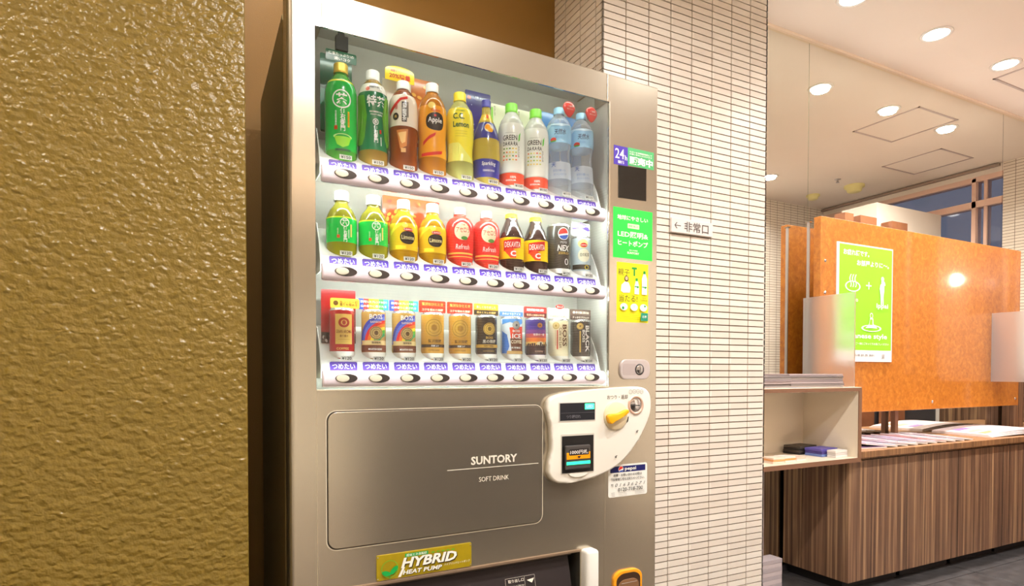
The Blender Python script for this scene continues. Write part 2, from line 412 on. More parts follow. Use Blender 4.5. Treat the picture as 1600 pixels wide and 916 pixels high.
# window wall on the right (seen in the mirror)
FRM = mat('window_frame', (226, 190, 174), .5)
wr = wallbox('wall_right', (ROOMX, 1.615, 0, ROOMX+.12, MIRY+.1, CEIL), BRY)
boxes('window_wall_lower', [(ROOMX, -.1, 0, ROOMX+.12, 1.615, .95), (ROOMX, -.1, 2.66, ROOMX+.12, 1.615, CEIL)], WALLW, wr)
wn = struct(boxes('window_1', [(ROOMX-.01, -.0, 2.63, ROOMX+.08, 1.615, 2.67), (ROOMX-.01, 0, 2.414, ROOMX+.08, 1.615, 2.467), (ROOMX-.01, 1.393, .95, ROOMX+.08, 1.424, 2.66), (ROOMX+.01, 1.474, .95, ROOMX+.08, 1.497, 2.66), (ROOMX-.01, .60, .95, ROOMX+.08, .63, 2.66), (ROOMX-.01, 0, .95, ROOMX+.08, 1.615, .99)], FRM))
for a, b in ((0, .6), (.63, 1.393), (1.424, 1.474), (1.497, 1.615)):
    for c_, d_ in ((.99, 2.414), (2.467, 2.63)): box('pane', (ROOMX+.03, a, c_, ROOMX+.036, b, d_), WPANE, wn)
box('curtain_rail', (ROOMX-.04, 0, 2.712, ROOMX-.01, 1.6, 2.732), mat('rail_grey', (156, 138, 126), .5), wr)
boxes('wood_wainscot', [(ROOMX-.02, 1.17+.19*i, 0, ROOMX, 1.17+.19*i+.187, 1.0) for i in range(5)], ZEB, wr)
# white enclosure in the window corner
en = wallbox('wall_enclosure', (4.87, .854, 1.0, ROOMX-.012, 1.157, 2.41), WALLW)
box('enclosure_base', (4.89, .87, 0, ROOMX-.022, 1.14, 1.0), mat('base_grey', (74, 72, 78), .5), en)
for k, (a, b) in enumerate(((4.333, 4.433), (4.518, 4.72), (4.919, 5.127))):
    y0 = 1.21 if k else 1.16
    w = box('wooden_post', (a, 1.165, 0, b, 1.255, 2.243), mat('post_wood', (150, 96, 66), .45, noise=.1, nscale=20), bev=.002)
    tag(w, ('narrow', 'wide', 'wide')[k]+' reddish wooden post '+('leftmost of the three showing above the orange panel', 'in the middle of the three above the orange panel', 'rightmost of the three above the orange panel')[k], 'post', 'posts reflected above the orange panel')
sc = link('wall_lamp', lathe_me('wall_lamp', [(.0005, .05), (.025, .045), (.042, .03), (.05, .012), (.05, 0)], 28), mat('lamp_glow', (255, 246, 232), .5, emit=26.), None, True, (5.56, 1.157, 1.79)); sc.rotation_euler = (RAD(-90), 0, 0)
tag(sc, 'round glowing wall lamp mirrored as glare on the orange panel', 'lamp')

lc = empty('added_cabinet', (1.55, -.55, 0)); tag(lc, 'long dark cabinet added behind the viewer for the machine door to reflect', 'cabinet')  # unseen dark block, added to give the machine door a dark reflection
LCM = mat('added_cabinet_dark', (58, 52, 48), .45, noise=.05, nscale=12)
box('body', (-.74, -.25, .06, .74, .23, .98), LCM, lc); box('top', (-.76, -.26, .98, .76, .25, 1.0), LCM, lc); box('plinth', (-.72, -.23, 0, .72, .21, .06), BLACK, lc)
for k in range(3): box('door', (-.738+.494*k, .23, .08, -.738+.494*k+.488, .245, .97), LCM, lc, .002)
# ceiling fittings
RING = mat('downlight_ring', (244, 240, 236), .3); GLOW = mat('downlight_glow', (255, 248, 240), .5, emit=30.)
def downlight(x, y, p, c, label):
    t = empty('downlight', (x, y, CEIL)); tag(t, label, 'ceiling light', 'recessed ceiling downlights')
    link('trim_ring', lathe_me('trim_ring', [(.056, -.004), (.068, -.006), (.072, 0), (.056, 0), (.056, -.004)], 28), RING, t, True)
    link('lamp_disc', lathe_me('lamp_disc', [(.0005, -.014), (.02, -.013), (.04, -.009), (.056, -.002)], 28), GLOW, t)
    L = bpy.data.lights.new('downlight_lamp', 'AREA'); L.shape = 'DISK'; L.size = .09; L.energy = p; L.color = c; L.spread = RAD(150)
    lo = bpy.data.objects.new('downlight_lamp', L); COL.objects.link(lo); lo.location = (0, 0, -.018); lo.parent = t
    return t
names = ['round recessed downlight at the top edge nearest the tiled pillar', 'large bright recessed downlight in the middle of the ceiling', 'recessed downlight beside the ceiling hatch at the right', 'recessed downlight beyond the ceiling hatch, mirrored rightmost']
for (x, y, p, c), n in zip(DOWN, names): downlight(x, y, p, c, n)
for i, (x, y, p, c) in enumerate(ROOM):
    t = downlight(x, y, p, c, 'added ceiling downlight, put in to light machine and walls'); t['group'] = 'added ceiling downlights'
for x, y, p, c in CANS:
    t = empty('added_can_light', (x, y, CEIL)); tag(t, 'added can light behind the viewer, put in for bounce light', 'ceiling light', 'added can lights behind the viewer')
    link('can', lathe_me('can', [(.062, 0), (.062, -.09), (.058, -.09), (.058, -.015), (.0005, -.015)], 24), WHITE, t, True)
    L = bpy.data.lights.new('added_can_lamp', 'AREA'); L.shape = 'DISK'; L.size = .10; L.energy = p; L.color = c; L.spread = RAD(100)
    lo = bpy.data.objects.new('added_can_lamp', L); COL.objects.link(lo); lo.location = (0, 0, -.03); lo.parent = t
COVM = mat('added_cove_led', (255, 240, 224), .5, emit=COVE)  # glow of the added coves, put in to brighten the ceiling
for n, lg, st in (('added_cove_light', (-2.19, -2.6, 2.44, 3.39, -2.48, 2.46), (-2.15, -2.58, 2.461, 3.35, -2.52, 2.475)), ('added_cove_light', (-2.19, 1.18, 2.44, .0, 1.30, 2.46), (-2.15, 1.22, 2.461, -.05, 1.28, 2.475))):
    t = empty(n, ((lg[0]+lg[3])/2, (lg[1]+lg[4])/2, lg[2])); tag(t, 'added cove ledge brightening the ceiling, high on the '+('rear lobby wall' if lg[1] < 0 else 'gold textured wall'), 'cove light')
    ox, oy, oz = t.location
    fr = lg[4] if lg[1] < 0 else lg[1]
    boxes('ledge', [(lg[0]-ox, lg[1]-oy, 0, lg[3]-ox, lg[4]-oy, .02), (lg[0]-ox, min(fr, fr+(-.012 if lg[1] < 0 else .012))-oy, .02, lg[3]-ox, max(fr, fr+(-.012 if lg[1] < 0 else .012))-oy, .07)], WALLW, t)
    box('led_strip', (st[0]-ox, st[1]-oy, st[2]-oz, st[3]-ox, st[4]-oy, st[5]-oz), COVM, t)
YEL = mat('detector_cream', (226, 214, 150), .5)
for x, y, r, h, n in ((5.308, .67, .085, .06, 'large round cream smoke detector on the ceiling'), (5.234, .30, .06, .045, 'smaller round cream smoke detector further along the ceiling')):
    d = link('smoke_detector', lathe_me('smoke_detector', [(.001, -h), (r*.6, -h), (r*.72, -h*.85), (r*.78, -h*.4), (r, -h*.32), (r, 0)], 28), YEL, None, True, (x, y, CEIL)); tag(d, n, 'smoke detector')
d = link('sprinkler', lathe_me('sprinkler', [(.001, -.03), (.016, -.03), (.008, -.02), (.008, -.006), (.026, -.005), (.026, 0)], 20), STEEL, None, True, (5.0, .72, CEIL)); tag(d, 'tiny metal ceiling sprinkler near the smoke detectors', 'sprinkler')

# ------------------------------------------------------------------ counter
CW = .4455; CX = 2.598
for k in range(6):
    x0, x1 = CX+CW*k, CX+CW*(k+1)
    t = empty('counter_cabinet', ((x0+x1)/2, 1.92, 0))
    nm_ = ['first counter cabinet at the open left end, dark side showing', 'second striped wood counter cabinet from the left end', 'third striped wood counter cabinet from the left end', 'fourth striped counter cabinet, cut by the right picture edge', 'fifth counter cabinet from the left end', 'sixth counter cabinet from the left end'][k]
    tag(t, nm_, 'cabinet', 'striped wood counter cabinets')
    def bxl(n, b, m, bev=0.):
        o = box(n, (b[0]-(x0+x1)/2, b[1]-1.92, b[2], b[3]-(x0+x1)/2, b[4]-1.92, b[5]), m, t, bev); return o
    bxl('body', (x0+(0 if k else .012), 1.7514, .05, x1, 2.10, .611), mat('carcass_dark', (34, 27, 22), .7))
    bxl('door', (x0+(.003 if k else 0), 1.751, .05, x1-.003, 1.768, .611), ZEB, .0008)
    bxl('toe_kick', (x0+.03, 1.80, .0, x1, 2.09, .05), mat('kick_black', (30, 28, 28), .5))
    if k == 0:
        bxl('side_panel', (x0, 1.768, .05, x0+.012, 1.992, .611), ZEB); bxl('side_panel', (x0, 1.996, .05, x0+.012, 2.10, .611), ZEB)
wt = box('worktop', (2.635, 1.72, .627, 5.27, 2.105, .658), ZEBT, bev=.002); box('support_rail', (2.66, 1.76, .6115, 5.27, 2.09, .627), ZEBT, wt); tag(wt, 'long striped brown worktop carrying the magazines', 'worktop')
cu = empty('display_cubby', (2.3, 1.87, .612)); tag(cu, 'open white cubby shelf with brown edges beside the tiled pillar', 'shelf')
CREAM = mat('laminate_cream', (236, 222, 200), .45); BED = mat('edge_brown', (132, 94, 70), .45)
def cb(n, b, m): return box(n, (b[0]-2.3, b[1]-1.87, b[2]-.612, b[3]-2.3, b[4]-1.87, b[5]-.612), m, cu)
cb('base_board', (1.99, 1.722, .612, 2.635, 2.02, .632), CREAM)
cb('top_board', (1.99, 1.722, .932, 2.635, 2.02, .952), CREAM)
cb('side_panel', (2.615, 1.722, .632, 2.635, 2.02, .932), CREAM)
cb('back_panel', (1.99, 2.005, .632, 2.615, 2.02, .932), CREAM)
cb('edge_band', (1.99, 1.719, .612, 2.635, 1.722, .632), BED); cb('edge_band', (1.99, 1.719, .934, 2.635, 1.722, .950), BED); cb('edge_band', (2.614, 1.7185, .632, 2.635, 1.722, .934), BED)
cb('support', (1.99, 1.98, 0, 2.05, 2.02, .612), BED)
# frosted fins
f1 = box('frosted_screen', (2.6, 1.735, .9525, 2.608, 2.0, 1.383), FROST, bev=.001); tag(f1, 'frosted glass screen standing on the cubby shelf before the poster', 'glass screen')
f2 = box('frosted_screen', (4.32, 1.70, .962, 4.328, 1.996, 1.385), FROST, bev=.001); tag(f2, 'frosted glass screen projecting from the right end of the orange panel', 'glass screen')
# orange panel
pn = empty('burl_panel', (3.69, 2.0, .808)); tag(pn, 'large glossy orange burl wood panel behind the counter', 'panel')
def pb(n, b, m, bev=0.): return box(n, (b[0]-3.69, b[1]-2.0, b[2]-.808, b[3]-3.69, b[4]-2.0, b[5]-.808), m, pn, bev)
pb('board', (2.722, 1.997, .808, 4.66, 2.037, 1.800), BURL, .0015)
pb('bracket', (2.70, 2.045, .84, 2.706, 2.06, 1.775), STEEL); pb('bracket_cap', (2.694, 2.04, 1.775, 2.712, 2.065, 1.780), CHROME)
pb('standoff', (3.2, 2.037, 1.2, 3.23, 2.113, 1.23), STEEL); pb('standoff', (4.2, 2.037, 1.2, 4.23, 2.113, 1.23), STEEL)
for x, z in ((2.757, 1.58), (2.757, 1.42), (2.757, .85), (4.62, .85), (3.7, .85)):
    link('screw_head', lathe_me('screw_head', [(.0005, .004), (.006, .003), (.008, 0)], 14), CHROME, pn, True, (x-3.69, 1.997-2.0, z-.808)).rotation_euler = (RAD(90), 0, 0)
ep = box('end_post', (4.70, 2.03, .658, 4.80, 2.105, 1.0), ZEB); tag(ep, 'striped wood end post at the right edge past the orange panel', 'post')
up_ = box('short_post', (3.482, 2.075, .658, 3.512, 2.10, .85), BED); tag(up_, 'short brown post under the orange panel on the worktop', 'post')
# poster on the panel
po = box('poster', (2.841, 1.9915, 1.075, 3.303, 1.9965, 1.684), mat('poster_white', (246, 240, 236), .4)); tag(po, 'green and white bath pictogram poster on the orange panel', 'poster')
F = Flat(); PG = C(146, 222, 44); PW = C(250, 248, 240)
X = lambda t: 2.841+.462*t
Z = lambda t: 1.684-.609*t
F.rect(X(.035), Z(.90), X(.985), Z(.012), PG)
F.text('お疲れ様です。', X(.33), Z(.075), PW, w=.21, h=.030, bold=.02); F.text('お部屋よりに〜。', X(.63), Z(.155), PW, w=.27, h=.030, bold=.02)
F.disc(X(.27), Z(.36), .062, .028, PW, r0=.84)
for k in (-1, 0, 1):
    pts = [(X(.27)+k*.020+.006*math.sin(i*.9)-.0035, Z(.36)-.004+i*.0082) for i in range(9)]
    F.poly(pts+[(x+.007, y) for x, y in reversed(pts)], PW)
F.rect(X(.50), Z(.348), X(.60), Z(.338), PW); F.rect(X(.542), Z(.375), X(.558), Z(.312), PW)
sil = [(-.012, -.075), (-.016, -.02), (-.024, .012), (-.018, .034), (-.008, .040), (-.010, .052), (.008, .058), (.022, .046), (.026, .032), (.016, .030), (.016, 0), (.010, -.03), (.012, -.075), (.003, -.075), (.0, -.03), (-.004, -.075)]
F.poly([(X(.80)+a, Z(.38)+b) for a, b in sil], PW); F.disc(X(.80)-.0, Z(.38)+.064, .013, .013, PW)
F.text('Ofuro', X(.27), Z(.47), PW, h=.024, w=.08); F.text('Ippai', X(.80), Z(.515), PW, w=.10, h=.032, bold=.02)
F.disc(X(.60), Z(.60), .013, .015, PW, r0=.7); F.poly([(X(.60)+a, Z(.60)+b) for a, b in ((-.012, -.014), (-.022, -.05), (-.05, -.066), (.05, -.066), (.036, -.05), (.018, -.046), (.014, -.014))], PW)
F.poly([(X(.60)+a, Z(.60)+b) for a, b in ((-.012, -.020), (-.018, -.05), (.010, -.05), (.008, -.020))], PG)
F.disc(X(.60), Z(.71), .085, .018, PW, r0=.82)
F.text('Japanese style', X(.50), Z(.785), PW, w=.36, h=.034, bold=.02)
F.text('ご一緒にごゆっくりお過ごしください', X(.62), Z(.845), PW, w=.28, h=.012); F.text('大浴場 朝 夜 無料', X(.45), Z(.945), C(120, 116, 112), w=.2, h=.013)
F.text('湯', X(.82), Z(.955), C(120, 116, 112), h=.026)
F.build('print', po, onfront(v=1.9913))

# printed matter on the counter
def papers(name, label, cat, x, y, z, w, d, n, th, cols, rz, jit=.004, group=None, leaf='sheet_bundle'):
    t = empty(name, (x, y, z), rz); tag(t, label, cat, group)
    for k in range(n):
        jx, jy = random.uniform(-jit, jit), random.uniform(-jit, jit)
        box(leaf, (-w/2+jx, -d/2+jy, th*k, w/2+jx, d/2+jy, th*(k+1)-.0006), cols[k % len(cols)], t, bev=min(.001, th*.2))
    return t
NP = [C(150, 140, 136, .8), C(120, 110, 108, .8), C(166, 150, 150, .8), C(136, 122, 124, .8)]
papers('newspaper_stack', 'grey newspaper stack on the cubby, leaning beside the frosted glass', 'newspapers', 2.40, 1.86, .9525, .30, .20, 7, .0085, NP, RAD(-8), group='newspaper stacks on the cubby', leaf='newspaper')
papers('newspaper_stack', 'grey newspaper stack on the cubby, half hidden by the tiled pillar', 'newspapers', 2.105, 1.86, .9525, .22, .20, 6, .0085, NP, RAD(4), group='newspaper stacks on the cubby', leaf='newspaper')
papers('booklet_stack', 'stack of black covered booklets in the white cubby', 'booklets', 2.515, 1.945, .6325, .13, .085, 4, .010, [C(38, 34, 34), C(70, 62, 56)], RAD(5), .002, leaf='booklet')
papers('booklet_stack', 'stack of blue and purple boxes in the white cubby', 'booklets', 2.54, 1.85, .6325, .12, .085, 3, .012, [C(110, 130, 190), C(70, 60, 130), C(90, 80, 160)], RAD(3), .002, leaf='booklet')
papers('booklet_stack', 'small stack of white booklets at the cubby front', 'booklets', 2.555, 1.780, .6325, .09, .042, 3, .011, [C(232, 226, 220), C(216, 210, 206)], RAD(3), .002, leaf='booklet')
for k, (x, c1, c2, n) in enumerate(((2.15, (240, 170, 110), (246, 220, 200), 'orange topped leaflet bundle in the cubby beside the pillar'), (2.225, (232, 160, 90), (236, 226, 214), 'middle orange leaflet bundle in the cubby'), (2.295, (240, 196, 176), (244, 230, 222), 'pale pink leaflet bundle in the cubby, rightmost of the three'))):
    papers('leaflet_bundle', n, 'leaflets', x, 1.79+.004*k, .6325, .066, .06, 3-(k == 2), .008, [C(*c2), C(*c1)], RAD(-4+4*k), .001, 'leaflet bundles in the cubby', 'leaflet')
covs = [(120, 96, 130), (190, 176, 200), (90, 60, 90), (206, 198, 214), (110, 90, 120), (176, 160, 190), (150, 60, 70), (214, 206, 216), (96, 80, 110), (230, 214, 214)]
lab = ['magazine with a dull violet cover, first of the fan beside the cubby', 'second magazine of the fan, pale lilac cover', 'third magazine of the fan, dark plum cover', 'fourth magazine of the fan, silvery cover', 'fifth magazine of the fan, grey violet cover', 'sixth magazine of the fan, mid lilac cover', 'seventh magazine of the fan, red cover', 'eighth magazine of the fan, whitish cover', 'ninth magazine of the fan, slate violet cover', 'last magazine of the fan, pinkish white cover on top']
for k in range(10):
    t = empty('magazine', (2.80+.083*k, 1.90, .6588+(.1*math.sin(RAD(5.2)) if k else 0))); t.rotation_euler = (0, RAD(5.2 if k else 0), RAD(-8))
    tag(t, lab[k], 'magazine', 'magazines fanned out on the worktop')
    box('pages', (-.10, -.135, 0, .10, .135, .006), C(236, 226, 220), t)
    box('cover', (-.101, -.136, .006, .101, .136, .0068), C(*covs[k], .25), t)
    F = Flat(); random.seed(50+k)
    for q in range(5):
        a, b = random.uniform(-.09, .05), random.uniform(-.12, .09); g_ = random.choice([(240, 236, 240), (60, 40, 60), (200, 120, 130), (170, 150, 190)])
        F.rect(a, b, a+random.uniform(.03, .06), b+random.uniform(.01, .05), C(*g_, .3))
    F.text(('旅の宿', '温泉', 'るんるん', '週末', '北の街', '湯めぐり', '四季', '散歩', '味覚', '案内')[k], 0, .11, C(250, 246, 246, .3), w=.15, h=.03)
    F.build('cover_print', t, lambda x, y, h: (x, y, .0070+h))
br = empty('brochure_pile', (4.22, 1.90, .6585), RAD(-3)); tag(br, 'wide pile of pinkish white brochures at the right end of the worktop', 'brochures')
def bro(x, k): return .0035*k+.022*max(0., math.sin(math.pi*(x+.36)/.72))*(.4+.15*k)
for k in range(4):
    V = []; Fc = []; n = 16
    for i in range(n+1):
        x = -.36+.72*i/n; z = bro(x, k)
        V += [(x, -.15+.006*k, z), (x, .17, z), (x, .17, z+.003), (x, -.15+.006*k, z+.003)]
    for i in range(n):
        for a, b in ((0, 1), (1, 2), (2, 3), (3, 0)): Fc.append((4*i+a, 4*i+b, 4*i+4+b, 4*i+4+a))
    Fc += [(0, 1, 2, 3), (4*n+3, 4*n+2, 4*n+1, 4*n)]
    me = bpy.data.meshes.new('brochure'); me.from_pydata(V, [], Fc); bm = bmesh.new(); bm.from_mesh(me)
    link('brochure', bm2me(bm, 'brochure'), C(240-6*(k % 2), 226-8*(k % 2), 222-6*(k % 2), .35), br)
F = Flat(step=.03)
for a, b, c_ in ((-.33, -.10, (226, 150, 110)), (-.31, -.03, (236, 180, 150)), (-.30, .05, (150, 120, 170)), (-.26, -.13, (236, 200, 190))): F.rect(a, b, a+.12, b+.045, C(*c_, .35))
F.build('cover_print', br, lambda x, y, h: (x, y, bro(x, 3)+.0034+h))
# bundles on the floor between pillar and counter
papers('carton_stack', 'tall white carton stack on the floor between pillar and counter', 'cartons', 2.20, 2.04, 0, .27, .09, 4, .138, [mat('carton_white', (240, 228, 226), .6)], 0, .001, leaf='carton')
papers('paper_bundle', 'low bundle of grey papers on the floor beside the white cartons', 'papers', 2.22, 1.955, 0, .30, .07, 8, .019, [C(196, 182, 182, .7), C(176, 164, 166, .7)], 0, .001)

# ------------------------------------------------------------------ vending machine
vm = empty('vending_machine', (MX, MY, 0), MA); tag(vm, 'tall bronze drink vending machine standing between gold wall and tiled pillar', 'vending machine')
H = 1.8306
DZ0, DZ1, DZC = .9806, 1.755, 1.812
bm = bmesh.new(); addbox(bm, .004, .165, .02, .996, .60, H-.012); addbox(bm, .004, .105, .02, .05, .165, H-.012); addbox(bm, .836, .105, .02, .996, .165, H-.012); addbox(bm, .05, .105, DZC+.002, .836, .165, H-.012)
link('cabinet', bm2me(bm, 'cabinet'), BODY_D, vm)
boxes('door_gasket', [(.010, .058, .03, .050, .105, H-.02), (.836, .058, .03, .990, .105, H-.02), (.05, .058, .60, .836, .105, DZ0-.006)], BLACK, vm)
# left stile: rounded outer edge, extruded upwards
bm = bmesh.new(); prof = [(.0555, 0), (.0555, .058), (0, .058), (0, .012)]+[(.012-.012*math.cos(RAD(a)), .012-.012*math.sin(RAD(a))) for a in range(10, 91, 10)]
ra = [bm.verts.new((u, v, .02)) for u, v in prof]; rb = [bm.verts.new((u, v, H)) for u, v in prof]
for i in range(len(prof)): j = (i+1) % len(prof); bm.faces.new((ra[i], ra[j], rb[j], rb[i]))
bm.faces.new(ra); bm.faces.new(rb)
addbox(bm, .0555, 0, 1.755, .0692, .058, H)
link('left_stile', bm2me(bm, 'left_stile'), BODY, vm)
prism('top_rail', [(.0702, 1.755), (.8203, 1.755), (.8203, H), (.0702, H)], 0, .003, BODY, vm, .0012)
box('top_rail_back', (.0702, .003, DZC+.0045, .8203, .104, H-.001), BODY, vm)
prism('right_stile', [(.8176, .02), (1, .02), (1, H), (.8213, H), (.8213, 1.755), (.829, 1.755), (.829, .9806), (.8176, .9806)], 0, .058, BODY, vm, .003)
FL0, FL1, FZ0, FZ1 = .10, .737, .33, .541
prism('lower_panel', [(.0560, .02), (.8170, .02), (.8170, .9800), (.0560, .9800), (.0560, FZ1), (FL1, FZ1), (FL1, FZ0), (FL0, FZ0), (FL0, FZ1-.0005), (.0560, FZ1-.0005)], 0, .058, BODY, vm)
box('seam_line', (.0553, -.0006, .02, .0562, .002, .98), mat('seam_light', (200, 186, 160), .4, .3), vm)
box('window_sill', (.0560, -.0015, .9785, .829, .004, .9812), mat('sill_light', (226, 216, 196), .3, .6), vm)
# service cover
prism('cover_gap', rr(.0762, .6302, .6182, .9338, .021), -.0006, .002, mat('gap_dark', (40, 32, 24), .7), vm)
prism('cover_highlight', rr(.0740, .6278, .6204, .9360, .023), -.0004, .002, mat('edge_highlight', (206, 196, 176), .35), vm)  # pale ring stands in for light caught on the cover's chamfer
sp = prism('service_cover', rr(.0785, .6325, .6160, .9318, .020), -.003, .002, BODY, vm, .0012)
F = Flat(); LT = mat('silver_print', (226, 219, 204), .4)
F.text('SUNTORY', .4795, .8035, LT, w=.127, h=.0205, bold=.03); F.rect(.354, .7842, .605, .7858, LT); F.text('SOFT DRINK', .478, .7565, LT, w=.082, h=.0115, bold=0)
F.build('lettering', sp, onfront(v=-.0032))
# brass plaque
BRASS = mat('brass_plaque', (172, 150, 22), .35, .2, noise=.06, nscale=60)
pq = prism('plaque', rr(.1835, .5465, .4172, .6045, .003), -.003, 0, BRASS, vm, .0008)
F = Flat(); DK = C(34, 26, 16); WH = C(244, 242, 232); GN = C(18, 160, 70); LG = C(120, 170, 40)
F.rect(.250, .5925, .306, .6005, GN); F.text('超省エネ自販機', .278, .5965, WH, w=.050, h=.006, bold=.01)
for k in range(5): F.disc(.318+.0125*k, .5955, .0042, .0022, LG)
F.text('HYBRID', .3105, .5790, DK, w=.138, h=.024, bold=.035, shear=.25); F.text('HYBRID', .3085, .5805, WH, w=.138, h=.023, bold=.035, shear=.25)
F.poly([(.232, .5495), (.239, .5495), (.249, .571), (.2435, .571)], WH)
F.text('HEAT PUMP', .2925, .5577, DK, w=.096, h=.0105, bold=.03, shear=.2); F.text('HEAT PUMP', .2915, .5585, WH, w=.096, h=.0100, bold=.03, shear=.2)
F.text('ハイブリッドヒートポンプ', .378, .5625, C(230, 226, 200), w=.066, h=.006)
F.disc(.213, .572, .020, .020, LG, r0=.9); F.disc(.2045, .5625, .0105, .0055, GN, rot=-.35); F.disc(.2225, .568, .0120, .0058, GN, rot=.8); F.rect(.2120, .549, .2132, .560, GN)
F.build('lettering', pq, onfront(v=-.0031))
for u, z in ((.1865, .5995), (.4142, .5995), (.1865, .5505), (.4142, .5505)):
    link('rivet', lathe_me('rivet', [(.0003, .0012), (.0012, .0008), (.0016, 0)], 10), CHROME, pq, True, (u, -.003, z)).rotation_euler = (RAD(90), 0, 0)
# outlet flap
box('outlet_back', (FL0-.01, .16, FZ0-.01, FL1+.01, .17, FZ1+.01), BLACK, vm)
boxes('outlet_walls', [(FL0-.01, .058, FZ1, FL1+.01, .16, FZ1+.01), (FL1, .058, FZ0, FL1+.01, .16, FZ1), (FL0-.01, .058, FZ0, FL0, .16, FZ1), (FL0, .0, FZ0-.01, FL1, .16, FZ0)], BLACK, vm)
box('outlet_lip', (FL0, -.004, FZ1-.004, FL1, .010, FZ1+.003), mat('lip_bronze', (160, 138, 116), .3, .6), vm, bev=.001)
box('outlet_lip', (FL0, .012, FZ1-.013, FL1-.02, .022, FZ1-.006), mat('lip_dark', (96, 84, 76), .35, .5), vm, bev=.001)
bm = bmesh.new(); n = 10
for i in range(n):
    a, b = i/n, (i+1)/n
    f_ = lambda t: (.018-.030*math.sin(math.pi*t*.5), FZ1-.016-.175*t)
    (y0, z0), (y1, z1) = f_(a), f_(b)
    q = [bm.verts.new(p) for p in ((FL0+.003, y0, z0), (FL1-.028, y0, z0), (FL1-.028, y1, z1), (FL0+.003, y1, z1))]; bm.faces.new(q)
bmesh.ops.remove_doubles(bm, verts=bm.verts, dist=1e-5)
fp = link('outlet_flap', bm2me(bm, 'outlet_flap'), mat('smoked_flap', (52, 46, 46), .12, coat=1.0), vm, True)
F = Flat(); F.rect(.515, .494, .600, .4945, LT); F.rect(.515, .46, .5155, .4945, LT); F.rect(.600, .46, .6005, .4945, LT); F.rect(.57, .46, .5705, .494, LT)
F.text('取り出し口', .545, .487, LT, w=.045, h=.008); F.text('手をはさまないようご注意ください', .545, .474, LT, w=.045, h=.005)
F.poly([(.598, .487), (.576, .484), (.590, .476)], LT)
F.build('flap_print', fp, lambda x, y, h: (x, .018-.030*math.sin(math.pi*min(1, (FZ1-.016-y)/.175)*.5)-.0005-h, y))
bm = bmesh.new()
g1 = [(.739, -.004), (.783, -.004)]
addbox(bm, .741, -.030, .33, .781, .010, .5435, .009, 3)
link('outlet_handle', bm2me(bm, 'outlet_handle'), WHITE, vm, True)
# coin return cup
OR = mat('amber_plastic', (240, 160, 20), .25, coat=.5)
def arch(x0, x1, z0, z1, r, n=8): return [(x0, z0), (x1, z0)]+[(x1-r+r*math.cos(RAD(90*i/n)), z1-r*.7+r*.7*math.sin(RAD(90*i/n))) for i in range(n+1)]+[(x0+r+r*math.cos(RAD(90+90*i/n)), z1-r*.7+r*.7*math.sin(RAD(90+90*i/n))) for i in range(n+1)]
cr = prism('coin_return', arch(.846, .946, .34, .466, .035), -.008, 0, OR, vm, .003)
prism('cup_inside', arch(.854, .938, .35, .457, .030), -.0082, .001, mat('cup_dark', (62, 40, 26), .3), cr)
prism('cup_flap', arch(.860, .932, .35, .440, .026), -.0095, -.0082, mat('cup_smoke', (130, 92, 60), .12, coat=1.), cr, .001)
F = Flat(); F.text('返却口', .896, .412, OR, w=.034, h=.011); F.rect(.870, .4295, .924, .431, C(180, 170, 160)); F.build('cup_print', cr, onfront(v=-.0098))
# money panel
P = [(.6225, .928), (.632, .951), (.660, .962), (.72, .9695), (.7852, .9737), (.86, .9775), (.93, .9775), (.958, .962), (.9655, .931), (.9594, .895), (.9296, .8414), (.8844, .7898), (.8293, .7544), (.7547, .734), (.6831, .7290), (.648, .735), (.629, .757), (.630, .785), (.6374, .8223), (.6353, .8724), (.628, .905)]
PNL = mat('money_panel', (236, 231, 219), .35)
mp_ = prism('money_panel', spline(P, 5), -.020, 0, PNL, vm, .006, 4, True)
pv = -.0200
prism('display_rim', [(.656, .8905), (.7715, .8905), (.7715, .9405), (.656, .9405)], pv-.001, pv, mat('panel_grey', (196, 192, 184), .4), mp_)
ds = prism('credit_display', [(.659, .893), (.769, .893), (.769, .9385), (.659, .9385)], pv-.0015, pv, mat('display_dark', (44, 44, 48), .15), mp_)
box('led_digits', (.737, pv-.0022, .921, .766, pv-.0014, .936), mat('led_green', (60, 255, 160), .5, emit=2.2), mp_)
F = Flat(); F.text('LED', .7515, .9285, C(220, 255, 240), w=.02, h=.007); F.text('つり銭切れ', .70, .903, C(104, 104, 110), w=.045, h=.009); F.rect(.661, .9125, .767, .9133, C(90, 90, 94)); F.build('display_print', mp_, onfront(v=pv-.0022))
prism('slot_rim', rr(.6625, .7535, .7675, .8575, .003), pv-.0012, pv, mat('slot_rim_grey', (206, 200, 188), .4), mp_)  # rim in a slightly darker tone than the panel
prism('bill_slot', [(.665, .7555), (.765, .7555), (.765, .8525), (.665, .8525)], pv-.0016, pv, mat('slot_black', (28, 26, 26), .35), mp_)
box('bill_mouth', (.672, pv-.010, .765, .750, pv-.001, .828), mat('mouth_grey', (72, 68, 66), .3), mp_, bev=.003)
box('bill_band', (.674, pv-.0112, .792, .748, pv-.0095, .810), OR, mp_, bev=.0006)
box('bill_light', (.674, pv-.0115, .778, .748, pv-.0095, .786), mat('bill_led', (40, 220, 150), .5, emit=1.2), mp_, bev=.0006)
F = Flat(); F.rrect(.681, .803, .743, .819, .003, C(40, 34, 32)); F.text('1000円札', .712, .811, C(236, 230, 224), w=.056, h=.011); F.poly([(.706, .800), (.718, .800), (.712, .794)], C(60, 30, 20)); F.build('bill_print', mp_, onfront(v=pv-.0115))
lip = prism('slot_lip', [(.69+.0, .7545)]+[(.715+.030*math.cos(RAD(a)), .7545+.012*math.sin(RAD(a))) for a in range(190, 351, 16)], pv-.004, pv, PNL, mp_, .001)
